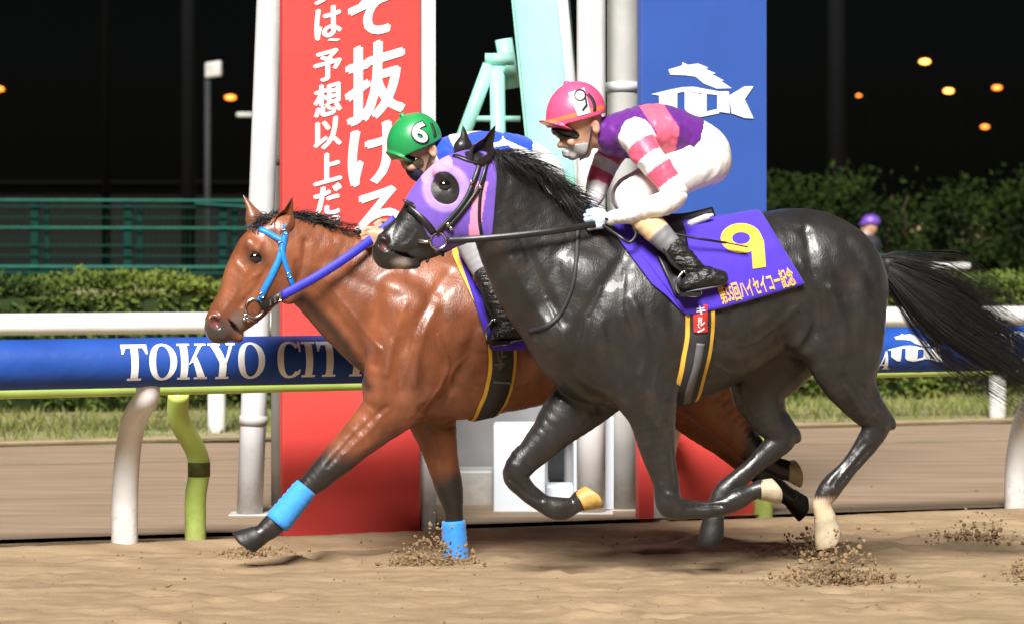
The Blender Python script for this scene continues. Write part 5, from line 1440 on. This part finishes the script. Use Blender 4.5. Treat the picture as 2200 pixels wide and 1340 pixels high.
def jockey(fr, J, label):
    H = 0.0056; off = -0.011
    body_rows = [J['torso'], J['armN'], J['armF'], J['legN'], J['legF'], J['neck'], J['footN'], J['footF']]
    S = field(fr, body_rows + [[(J['cran'][0], J['cran'][1] - 40, 0, 30, 30), (J['cran'][0], J['cran'][1] + 60, 0, 30, 30)]], H)
    for r in body_rows: add_rows(S, fr, r, off if r is not J['neck'] else 0, 0.02)
    for e in J['face']: S.ell(fr.P(e[0], e[1], e[2]), e[3], e[4] * fr.sc, e[5] * fr.sc, e[6] * fr.sc, e[7])
    for e in J['facecut']: S.ell(fr.P(e[0], e[1], e[2]), e[3], e[4] * fr.sc, e[5] * fr.sc, e[6] * fr.sc, e[7], 'sub')
    for key, inn in (('handN', -1), ('handF', 1)):
        c, fw = J[key]; fist(S, c, fw, fr.n * inn, unit(UP - fw * (UP @ fw)), 1.0, -0.001 if J['glove'] else 0)
    v, f = S.mesh()
    base = fr.P(J['torso'][-1][0], J['torso'][-1][1] + 100) 
    o = tag(mk('person', v, f, 'skin', base=base), label, 'person')
    # jersey
    S = field(fr, [J['torso'], J['armN'], J['armF']], H)
    add_rows(S, fr, J['torso'], 0, 0.03)
    line_cut(S, fr, *J['waist'], J['chest_px'])
    for r, k in ((J['armN'], 0.035), (J['armF'], 0.035)): add_rows(S, fr, r, 0, k)
    add_rows(S, fr, J['collar'], 0, 0.02)
    for lw in J['wrinkles']: S.emboss([fr.P(a, b_, 60) for a, b_ in catmull(lw[0], 4)], lw[1] * fr.sc, lw[2])
    S.ruffle(0.0065, 0.060, 31, (1.0, 0.8, 0.5), True); S.ruffle(0.003, 0.024, 33)
    v, f = S.mesh(); mk('jersey', v, f, 'silk', o, col=J['jcol'](v))
    # breeches
    S = field(fr, [J['torso'], J['legN'], J['legF']], H)
    add_rows(S, fr, J['torso'], -0.003, 0.03)
    wp, wq = J['waist']; line_cut(S, fr, (wp[0] - 12, wp[1]), (wq[0] - 12, wq[1]), J['hip_px'])
    for r in (J['legN'], J['legF']): add_rows(S, fr, r, -0.003, 0.03)
    for lw in J['bwrinkles']: S.emboss([fr.P(a, b_, 60) for a, b_ in catmull(lw[0], 4)], lw[1] * fr.sc, lw[2])
    S.ruffle(0.0028, 0.070, 41, (1.0, 0.8, 0.6), True); S.ruffle(0.002, 0.03, 43)
    v, f = S.mesh(); mk('breeches', v, f, 'breeches', o, col=J['bcol'](v))
    # boots
    for side, lg, ft in ((1, 'legN', 'footN'), (-1, 'legF', 'footF')):
        n = J['bootn']; rows = J[lg][n:]
        S = field(fr, [rows, J[ft]], 0.005)
        add_rows(S, fr, rows, 0.003, 0.012); add_rows(S, fr, J[ft], 0.003, 0.02)
        a = J[lg][-1]
        for i in range(3):
            y = a[1] - 34 + i * 14; S.emboss([fr.P(a[0] - 40, y, a[2]), fr.P(a[0] + 40, y + 6, a[2])], 3.0 * fr.sc, 0.004 * (-1) ** i, 1, -5)
        S.ruffle(0.005, 0.030, 51, (0.6, 0.6, 1.4), True)
        v, f = S.mesh(); b_ = mk('boot', v, f, 'boot_leather', o)
        h, t_ = J[ft][0], J[ft][-1]
        P = [fr.P(h[0] + (t_[0] - h[0]) * k, h[1] + (t_[1] - h[1]) * k + 15, h[2]) for k in (0, 0.3, 0.6, 1)]
        v, f = tube_geo(P, np.array([0.022, 0.026, 0.028, 0.018]), 10, ecc=0.25, up=UP); mk('sole', v, f, 'web_grey', b_)
    # gloves
    if J['glove']:
        for key, inn in (('handN', -1), ('handF', 1)):
            c, fw = J[key]; S = SDF(c - 0.12, c + 0.12, 0.0032, fr)
            fist(S, c, fw, fr.n * inn, unit(UP - fw * (UP @ fw)), 1.0, 0.0016); v, f = S.mesh(); mk('glove', v, f, 'glove', o)
    # helmet
    x, y, ang, ra, rb, rl = J['helmet']
    S = SDF(fr.P(x, y) - 0.24, fr.P(x, y) + 0.24, 0.0045, fr)
    S.ell(fr.P(x, y), ang, ra * fr.sc, rb * fr.sc, rl * fr.sc, 0.01)
    p, q, kp = J['brimline']; line_cut(S, fr, p, q, kp)
    bx, by, bl, bt, bw = J['brim']; S.ell(fr.P(bx, by), ang, bl * fr.sc, bt * fr.sc, bw * fr.sc, 0.012)
    S.ell(fr.P(x + J['button'][0], y + J['button'][1]), ang, 7 * fr.sc, 5 * fr.sc, 7 * fr.sc, 0.012)
    v, f = S.mesh(); hb = bvh_of(v, f)
    he = mk('helmet', v, f, J['capmat'], o, col=J['ccol'](v))
    # goggles
    S = SDF(fr.P(*J['gog'][:2]) - 0.16, fr.P(*J['gog'][:2]) + 0.16, 0.004, fr)
    gx, gy, ga, g1, g2, g3 = J['gog']; S.ell(fr.P(gx, gy), ga, g1 * fr.sc, g2 * fr.sc, g3 * fr.sc, 0.006)
    v, f = S.mesh(); go = mk('goggles', v, f, 'goggle', o)
    if J.get('lens'):
        lx, ly, lt, lr = J['lens']; v, f = ellipsoid_geo(fr.P(lx, ly, lt), fr.d * lr * fr.sc * 1.2, fr.n * 0.006, UP * lr * fr.sc, 14, 8); mk('lens', v, f, 'goggle_lens', go)
    v, f = strap_px(hb, J['gstrap'], 0.016, 0.004, Yg=fr.C[1]); mk('strap', v, f, 'web_black', go)
    v, f = tube_geo(catmull([fr.P(*q) for q in J['chin']], 4), 0.007, 8, ecc=0.6); mk('chin_strap', v, f, 'web_black', he)
    return o, he, hb

n9w = np.array
J9 = dict(
  torso=[(1322, 292, 0, 40, 68), (1352, 288, 0, 52, 84), (1410, 284, 0, 60, 86), (1462, 300, 0, 58, 74), (1500, 328, 0, 66, 78), (1514, 345, 0, 58, 78)],
  neck=[(1262, 288, 0, 30, 27), (1290, 292, 0, 28, 26), (1335, 294, 0, 32, 30)],
  collar=[(1300, 286, 0, 34, 36), (1335, 290, 0, 44, 62)],
  armN=[(1362, 292, 74, 34.2, 30.6), (1380, 318, 92, 33.3, 31.5), (1410, 358, 112, 29.7, 28.8), (1442, 402, 124, 27.9, 27.0), (1446, 426, 126, 27.0, 26.1), (1398, 447, 124, 24.3, 23.4), (1345, 463, 100, 18.9, 18.0), (1314, 470, 76, 15.3, 14.4)],
  armF=[(1345, 298, -74, 32.4, 30.6), (1318, 326, -88, 30.6, 28.8), (1292, 372, -92, 27.0, 25.2), (1284, 400, -86, 25.2, 23.4), (1280, 420, -70, 21.6, 19.8), (1272, 436, -56, 17.1, 16.2)],
  legN=[(1505, 345, 36, 55.8, 45.0), (1450, 375, 46, 50.4, 41.4), (1395, 402, 56, 39.6, 34.2), (1352, 422, 66, 32.4, 29.7), (1368, 450, 84, 32.4, 28.8), (1405, 492, 116, 30.6, 27.0), (1450, 536, 140, 23.4, 21.6), (1488, 572, 150, 18.9, 18.0)],
  legF=[(1505, 345, -36, 55.8, 45.0), (1450, 370, -58, 48.6, 43.2), (1390, 395, -82, 39.6, 37.8), (1345, 418, -102, 34.2, 32.4), (1362, 446, -110, 32.4, 30.6), (1402, 488, -124, 29.7, 27.9), (1446, 532, -140, 23.4, 21.6), (1482, 568, -150, 18.9, 18.0)],
  bootn=6, footN=[(1548, 598, 153, 15, 17), (1520, 596, 152, 20, 20), (1495, 602, 152, 17, 20), (1472, 612, 152, 12, 17)], footF=[(1540, 594, -153, 15, 17), (1514, 592, -152, 20, 20), (1488, 598, -152, 17, 20), (1466, 606, -152, 12, 17)],
  cran=(1240, 262), face=[(1243, 258, 0, 20, 52, 47, 38, 0.01), (1236, 294, 0, 60, 39, 30, 29, 0.02), (1248, 318, 0, 50, 26, 18, 23, 0.02), (1230, 333, 0, 0, 11, 10, 11, 0.010), (1210, 306, 0, 70, 15, 7, 6, 0.006), (1204, 312, 0, 0, 8, 7, 8, 0.006), (1216, 328, 0, 20, 8, 4, 13, 0.005), (1217, 334, 0, 20, 7, 4, 12, 0.005),
       (1279, 272, 36, 75, 17, 10, 6, 0.004), (1279, 272, -36, 75, 17, 10, 6, 0.004), (1230, 306, 22, 0, 12, 9, 8, 0.012), (1230, 306, -22, 0, 12, 9, 8, 0.012)],
  facecut=[(1279, 272, 43, 75, 10, 5, 4, 0.003), (1211, 326, 0, 15, 9, 1.3, 10, 0.003), (1244, 312, 30, 60, 14, 7, 7, 0.012), (1212, 293, 16, 0, 9, 6, 9, 0.004), (1212, 293, -16, 0, 9, 6, 9, 0.004)],
  handN=(B.P(1290, 472, 62), unit(B.P(1288, 474, 58) - B.P(1345, 464, 78))), handF=(B.P(1263, 450, -46), unit(B.P(1258, 456, -40) - B.P(1280, 420, -70))), glove=True,
  waist=((1516, 240), (1438, 372)), chest_px=(1380, 290), hip_px=(1540, 350),
  wrinkles=[([(1430, 250), (1470, 275), (1500, 300)], 6, 0.005), ([(1440, 300), (1470, 315), (1480, 335)], 5, -0.005), ([(1310, 260), (1340, 300), (1335, 340)], 6, -0.005), ([(1400, 330), (1420, 345), (1440, 340)], 4, 0.004), ([(1420, 430), (1440, 415), (1458, 418)], 4, -0.004), ([(1300, 300), (1320, 330), (1360, 350)], 7, 0.006)],
  bwrinkles=[([(1480, 300), (1520, 350), (1530, 390)], 8, -0.004), ([(1400, 385), (1440, 400), (1480, 420)], 6, 0.004), ([(1545, 330), (1540, 370), (1515, 405)], 6, 0.004)],
  helmet=(1237, 247, 17, 64, 72, 56), brimline=((1163, 280), (1297, 243), (1230, 200)), brim=(1196, 272, 40, 5, 46), button=(-20, -68), capmat='cap_pink',
  gog=(1219, 287, 15, 36, 18, 36), gstrap=[(1256, 282), (1268, 262), (1277, 240), (1274, 218), (1262, 203)], chin=[(1272, 272, 38), (1268, 300, 34), (1262, 326, 28), (1246, 344, 18)],
)
def jcol9(v):
    px, py = to_px(v); c = np.tile([0.115, 0.014, 0.22], (len(v), 1))
    c = mixc(c, (0.74, 0.115, 0.20), (seg_dist(px, py, [(1392, 215), (1436, 282), (1422, 350)]) < 23).astype(float))
    c = mixc(c, (0.74, 0.115, 0.20), (seg_dist(px, py, [(1375, 205), (1410, 222)]) < 16).astype(float))
    AN = px_rows(B, J9['armN'])[0]; AF = px_rows(B, J9['armF'])[0]; TT = px_rows(B, J9['torso'])[0]
    dt, _ = poly_d(v, TT)
    for A in (AN, AF):
        d, s = poly_d(v, A)
        on = (d < 0.085) & ((dt > 0.155) | (s > 0.10)) if A is AN else (d < 0.08) & ((dt > 0.165) | (s > 0.10))
        band = (((s > 0.055) & (s < 0.125)) | ((s > 0.185) & (s < 0.262))).astype(float)
        cc = mixc(np.tile([0.74, 0.72, 0.72], (len(v), 1)), (0.66, 0.085, 0.16), band)
        c[on] = cc[on]
    return c
def bcol9(v):
    px, py = to_px(v); _, t, _ = B.local(v); c = np.tile([0.78, 0.76, 0.74], (len(v), 1))
    _, s = poly_d(v, px_rows(B, J9['legN'])[0]); _, s2 = poly_d(v, px_rows(B, J9['legF'])[0]); s = np.where(t > 0, s, s2)
    c = mixc(c, (0.60, 0.42, 0.24), smoothstep(0.455, 0.465, s)); c = mixc(c, (0.16, 0.16, 0.17), smoothstep(0.615, 0.625, s)); return c
def ccol9(v):
    px, py = to_px(v); c = np.tile([0.74, 0.085, 0.20], (len(v), 1))
    d = py - (280 + (px - 1163) * (243 - 280) / (1297 - 1163))
    return mixc(c, (0.85, 0.20, 0.07), ((d > -17) & (d < -8)).astype(float))
J9.update(jcol=jcol9, bcol=bcol9, ccol=ccol9)
p9, he9, hb9 = jockey(B, J9, 'jockey in pink cap and purple-pink silks crouched on the black horse')
decal(hb9, np.array([(1221, 201), (1255, 190), (1268, 243), (1242, 250)], float), [(0, 1, 2, 3)], 'number_patch', 'print_white', he9, 0.003, 6)
V, F = ring(0.5, 0.5, 0.5, 0.14, 0.14); V = np.array(V)
decal(hb9, np.stack([1233 + V[:, 0] * 26, 219 - V[:, 1] * 26], 1), F, 'number', 'print_black', he9, 0.0055, 6)
decal(hb9, np.array([(1254, 204), (1258, 206), (1262, 228), (1252, 240), (1249, 237), (1257, 226)], float), [tuple(range(6))], 'number', 'print_black', he9, 0.0062, 6)
v, f = strap_px(bvh_of(*(lambda o: ([tuple(np.array(q.co) + ORG[o.name]) for q in o.data.vertices], [tuple(p.vertices) for p in o.data.polygons]))([c for c in p9.children if c.name.startswith('breeches')][0])), [(1464, 500), (1484, 524)], 0.040, 0.006, lift=0.004); mk('boot_cuff', v, f, 'brown_patch', p9)

S = SDF(B.P(1226, 325) - 0.13, B.P(1226, 325) + 0.13, 0.004, B)
for e in J9['face'][1:4] + J9['face'][6:8]: S.ell(B.P(e[0], e[1], e[2]), e[3], e[4] * B.sc + 0.004, e[5] * B.sc + 0.004, e[6] * B.sc + 0.004, e[7])
line_cut(S, B, (1190, 318), (1275, 304), (1230, 345)); line_cut(S, B, (1262, 290), (1252, 350), (1225, 330)); v, f = S.mesh(); mk('face_mask', v, f, 'mask_cloth', p9)
whip = thing('whip', B.P(1560, 520, 120), 'thin black whip lying across the purple number cloth', 'whip')
v, f = tube_geo([B.P(1300, 470, 84), B.P(1400, 492, 98), B.P(1500, 513, 128), B.P(1560, 522, 132)], 0.0055, 8); mk('shaft', v, f, 'leather_black', whip)
v, f = tube_geo([B.P(1558, 521, 132), B.P(1606, 531, 136)], 0.011, 8, ecc=0.3); mk('flapper', v, f, 'leather_black', whip)

J6 = dict(
  torso=[(962, 336, 0, 38, 66), (995, 334, 0, 48, 80), (1050, 336, 0, 54, 82), (1110, 346, 0, 54, 70), (1148, 378, 0, 62, 74), (1160, 396, 0, 56, 74)],
  neck=[(908, 335, 0, 28, 25), (935, 338, 0, 26, 24), (975, 338, 0, 30, 28)],
  collar=[(942, 334, 0, 32, 34), (978, 336, 0, 42, 60)],
  armN=[(996, 342, 70, 31.5, 28.8), (985, 380, 84, 29.7, 28.8), (958, 420, 92, 26.1, 25.2), (930, 450, 92, 24.3, 23.4), (900, 468, 84, 21.6, 20.7), (862, 486, 72, 18.0, 17.1), (836, 497, 66, 14.4, 14.4)],
  armF=[(990, 345, -70, 30.6, 28.8), (975, 385, -84, 27.9, 27.0), (945, 420, -88, 25.2, 24.3), (910, 445, -84, 22.5, 21.6), (875, 466, -70, 18.0, 17.1), (850, 480, -60, 14.4, 14.4)],
  legN=[(1150, 398, 34, 52.2, 43.2), (1098, 440, 56, 46.8, 41.4), (1050, 478, 80, 39.6, 36.0), (1012, 512, 100, 32.4, 30.6), (1020, 540, 110, 30.6, 28.8), (1045, 590, 128, 27.9, 26.1), (1066, 640, 142, 22.5, 20.7), (1082, 684, 150, 18.0, 17.1)],
  legF=[(1150, 398, -34, 52.2, 43.2), (1098, 440, -56, 46.8, 41.4), (1050, 478, -80, 39.6, 36.0), (1012, 512, -100, 32.4, 30.6), (1020, 540, -110, 30.6, 28.8), (1045, 590, -128, 27.9, 26.1), (1066, 640, -142, 22.5, 20.7), (1082, 684, -150, 18.0, 17.1)],
  bootn=5, footN=[(1122, 712, 152, 14, 16), (1098, 708, 152, 19, 19), (1078, 716, 152, 16, 19), (1058, 728, 152, 11, 16)], footF=[(1122, 712, -152, 14, 16), (1098, 708, -152, 19, 19), (1078, 716, -152, 16, 19), (1058, 728, -152, 11, 16)],
  cran=(892, 320), face=[(894, 312, 0, 25, 48, 44, 35, 0.01), (892, 342, 0, 60, 36, 29, 28, 0.02), (903, 362, 0, 50, 25, 18, 22, 0.02), (888, 374, 0, 0, 12, 10, 12, 0.012), (869, 354, 0, 70, 12, 7, 7, 0.008), (878, 367, 0, 20, 7, 4, 11, 0.005), (930, 324, 34, 75, 16, 10, 6, 0.004), (930, 324, -34, 75, 16, 10, 6, 0.004), (884, 360, 20, 0, 11, 8, 8, 0.012)],
  facecut=[(930, 324, 40, 75, 9, 5, 4, 0.003)],
  handN=(R2.P(808, 508, 60), unit(R2.P(808, 508, 60) - R2.P(862, 486, 72))), handF=(R2.P(826, 492, -50), unit(R2.P(826, 492, -50) - R2.P(875, 466, -70))), glove=False,
  waist=((1150, 270), (1095, 410)), chest_px=(1000, 330), hip_px=(1190, 400),
  wrinkles=[([(1010, 300), (1050, 320), (1100, 330)], 6, 0.004), ([(1080, 300), (1110, 330), (1120, 360)], 5, -0.005), ([(960, 310), (980, 340), (975, 370)], 5, -0.004)],
  bwrinkles=[([(1120, 380), (1150, 410), (1150, 440)], 7, -0.004)],
  helmet=(890, 306, 24, 58, 64, 52), brimline=((834, 349), (945, 299), (880, 260)), brim=(858, 340, 32, 5, 42), button=(-26, -58), capmat='cap_green',
  gog=(884, 345, 24, 32, 17, 32), lens=(899, 348, 30, 10), gstrap=[(915, 340), (930, 316), (934, 290), (925, 266)], chin=[(926, 326, 34), (920, 350, 31), (912, 372, 26), (898, 390, 16)],
)
def jcol6(v):
    px, py = to_px(v); c = np.tile([0.74, 0.75, 0.78], (len(v), 1))
    for P, w in (([(945, 300), (965, 345)], 20), ([(1015, 300), (1065, 292)], 15), ([(1020, 345), (1085, 335)], 22), ([(1092, 290), (1142, 312)], 12), ([(1130, 360), (1100, 400)], 14)):
        c = mixc(c, (0.020, 0.075, 0.62), (seg_dist(px, py, P) < w).astype(float))
    _, s = poly_d(v, px_rows(R2, J6['armN'])[0]); d, _ = poly_d(v, px_rows(R2, J6['armN'])[0])
    on = (d < 0.08) & (s > 0.14); c[on] = np.where(((s[on] > 0.2) & (s[on] < 0.3))[:, None], np.array([0.02, 0.03, 0.12]), np.array([0.02, 0.03, 0.10]))
    return c
def bcol6(v):
    px, py = to_px(v); c = np.tile([0.76, 0.75, 0.74], (len(v), 1)); _, s = poly_d(v, px_rows(R2, J6['legN'])[0])
    return mixc(c, (0.30, 0.30, 0.31), smoothstep(0.36, 0.38, s))
J6.update(jcol=jcol6, bcol=bcol6, ccol=lambda v: np.tile([0.02, 0.3, 0.08], (len(v), 1)))
mat('gaiter', (0.012, 0.016, 0.045), rough=0.8, namt=0.2)
p6, he6, hb6 = jockey(R2, J6, 'jockey in green cap and blue-white silks crouched on the bay horse')
S = SDF(R2.P(888, 370) - 0.13, R2.P(888, 370) + 0.13, 0.0045, R2); S.ell(R2.P(893, 367), 50, 28 * R2.sc, 19 * R2.sc, 25 * R2.sc, 0.01); v, f = S.mesh(); mk('face_mask', v, f, 'gaiter', p6)
V, F = fit_text('6', 882, 922, 258, 310, 0.055, -0.28); decal(hb6, V, F, 'number_outline', 'print_black', he6, 0.0025, 6, Y2)
V, F = fit_text('6', 886, 918, 262, 306, 0.022, -0.28); decal(hb6, V, F, 'number', 'print_white', he6, 0.005, 6, Y2)

# ---------------------------------------------------------------- bystander behind the hedge
W = Frame(1870, 42.0, 0)
rows_body = [[(1872, 525, 0, 19, 34), (1872, 560, 0, 20, 32), (1872, 612, 0, 19, 27), (1872, 640, 0, 19, 28)], [(1872, 512, 0, 9, 10), (1870, 530, 0, 11, 14)]]
legs = [[(1872, 640, s * 14, 15, 13), (1873, 680, s * 14, 11, 10), (1873, 722, s * 14, 7, 7)] for s in (1, -1)] + [[(1868, 724, s * 15, 6, 7), (1858, 726, s * 15, 5, 6)] for s in (1, -1)]
arms = [[(1872, 532, s * 34, 9, 9), (1876, 568, s * 38, 8, 8), (1868, 584, s * 32, 7, 7), (1858, 566, s * 16, 6, 6)] for s in (1, -1)]
S = field(W, rows_body + legs + arms, 0.013)
for r in rows_body + legs + arms: add_rows(S, W, r, -0.008, 0.03)
for e in ((1870, 488, 0, 90, 19, 15, 13, .02), (1866, 498, 0, 90, 13, 11, 10, .02), (1853, 492, 0, 80, 5, 4, 3, .01), (1871, 488, 13, 90, 5, 3, 2, .01), (1871, 488, -13, 90, 5, 3, 2, .01)): S.ell(W.P(e[0], e[1], e[2]), e[3], e[4] * W.sc, e[5] * W.sc, e[6] * W.sc, e[7])
for s in (1, -1):
    c = W.P(1856, 562, s * 10)
    for i in range(5): S.cap(c + W.n * (0.018 * (i - 2)), c + W.n * (0.018 * (i - 2)) + W.d * 0.06 + UP * 0.02, 0.011, 0.009, 0.01)
v, f = S.mesh(); bp = tag(mk('person', v, f, 'skin', base=W.P(1872, 728) * np.array([1, 1, 0])), 'bystander in purple cap, dark jacket and face mask beyond the hedge', 'person')
S = field(W, rows_body[:1] + arms, 0.013)
for r in rows_body[:1] + arms: add_rows(S, W, r, 0.012, 0.03)
v, f = S.mesh(); mk('jacket', v, f, 'jacket', bp)
S = field(W, legs, 0.013)
for r in legs: add_rows(S, W, r, 0.012, 0.03)
v, f = S.mesh(); mk('trousers', v, f, 'jacket', bp)
S = SDF(W.P(1870, 480) - 0.25, W.P(1870, 480) + 0.25, 0.010, W); S.ell(W.P(1871, 478), 0, 21 * W.sc, 17 * W.sc, 17 * W.sc, 0.01); line_cut(S, W, (1840, 484), (1900, 482), (1870, 465)); S.ell(W.P(1856, 482), 0, 12 * W.sc, 2.4 * W.sc, 13 * W.sc, 0.02)
v, f = S.mesh(); mk('cap', v, f, 'cap_purple', bp)
S = SDF(W.P(1862, 500) - 0.15, W.P(1862, 500) + 0.15, 0.009, W); S.ell(W.P(1863, 502), 90, 9 * W.sc, 10 * W.sc, 11 * W.sc, 0.01); v, f = S.mesh(); mk('face_mask', v, f, 'mask_cloth', bp)

# ---------------------------------------------------------------- sand thrown up by the hooves
def clods(name, pts, sizes, label):
    V, F = [], []; r = np.random.default_rng(len(pts)); o = 0
    ico = np.array([(0, 0, 1), (.9, 0, .45), (.28, .85, .45), (-.72, .53, .45), (-.72, -.53, .45), (.28, -.85, .45), (.72, .53, -.45), (-.28, .85, -.45), (-.9, 0, -.45), (-.28, -.85, -.45), (.72, -.53, -.45), (0, 0, -1)])
    tri = [(0, 1, 2), (0, 2, 3), (0, 3, 4), (0, 4, 5), (0, 5, 1), (1, 6, 2), (2, 7, 3), (3, 8, 4), (4, 9, 5), (5, 10, 1), (6, 7, 2), (7, 8, 3), (8, 9, 4), (9, 10, 5), (10, 6, 1), (11, 7, 6), (11, 8, 7), (11, 9, 8), (11, 10, 9), (11, 6, 10)]
    for p, s in zip(pts, sizes):
        V.append(p + ico * s * r.uniform(0.6, 1.3, (12, 1)) * r.uniform(0.7, 1.3, 3)); F += [tuple(i + o for i in t) for t in tri]; o += 12
    return tag(mk(name, np.vstack(V), F, 'clod', smooth=False, base=pts.mean(0)), label, 'sand', kind='stuff')
def spray(px, py, t_y, n, w, h, name, label, seed):
    r = np.random.default_rng(seed); p = gnd(px, py); P = []; n = int(n * 2.2)
    for i in range(n):
        x = r.normal(0, 1); z = abs(r.normal(0, 1)) ** 1.3
        P.append(p + np.array([x * w + z * 0.02, r.normal(0, 0.10), z * h * math.exp(-0.3 * x * x) + 0.005]))
    return clods(name, np.array(P), 0.0014 + 0.012 * r.random(n) ** 6, label)
spray(1790, 1252, 0, 900, 0.13, 0.075, 'kicked_sand', 'burst of sand kicked up under the black horse\'s white hind hoof', 1)
spray(1730, 1190, 0, 450, 0.10, 0.05, 'kicked_sand', 'smaller puff of sand behind the black horse\'s dark hind hoof', 2)
spray(2080, 1165, 0, 420, 0.13, 0.045, 'kicked_sand', 'loose sand thrown up on the track near the rail post', 3)
spray(2215, 1240, 0, 260, 0.08, 0.05, 'kicked_sand', 'loose sand thrown up on the open track behind the horses', 4)
spray(915, 1210, 0, 600, 0.10, 0.055, 'kicked_sand', 'mound of sand thrown up beside the bay\'s planted foreleg', 5)
spray(540, 1192, 0, 260, 0.09, 0.02, 'kicked_sand', 'little ridge of sand around the bay\'s leading hoof', 6)
r_ = np.random.default_rng(9); n = 1300
P = np.array([rail_pt(a, b_, 0) for a, b_ in zip(r_.uniform(-2.5, 7.5, n), r_.uniform(0.15, 3.6, n))])
P[:, 2] = ground_h((P - RB) @ RU, (P - RB) @ RN) + 0.003
clods('loose_crumbs', P, 0.002 + 0.008 * r_.random(n) ** 5, 'small crumbs of sand scattered over the track')
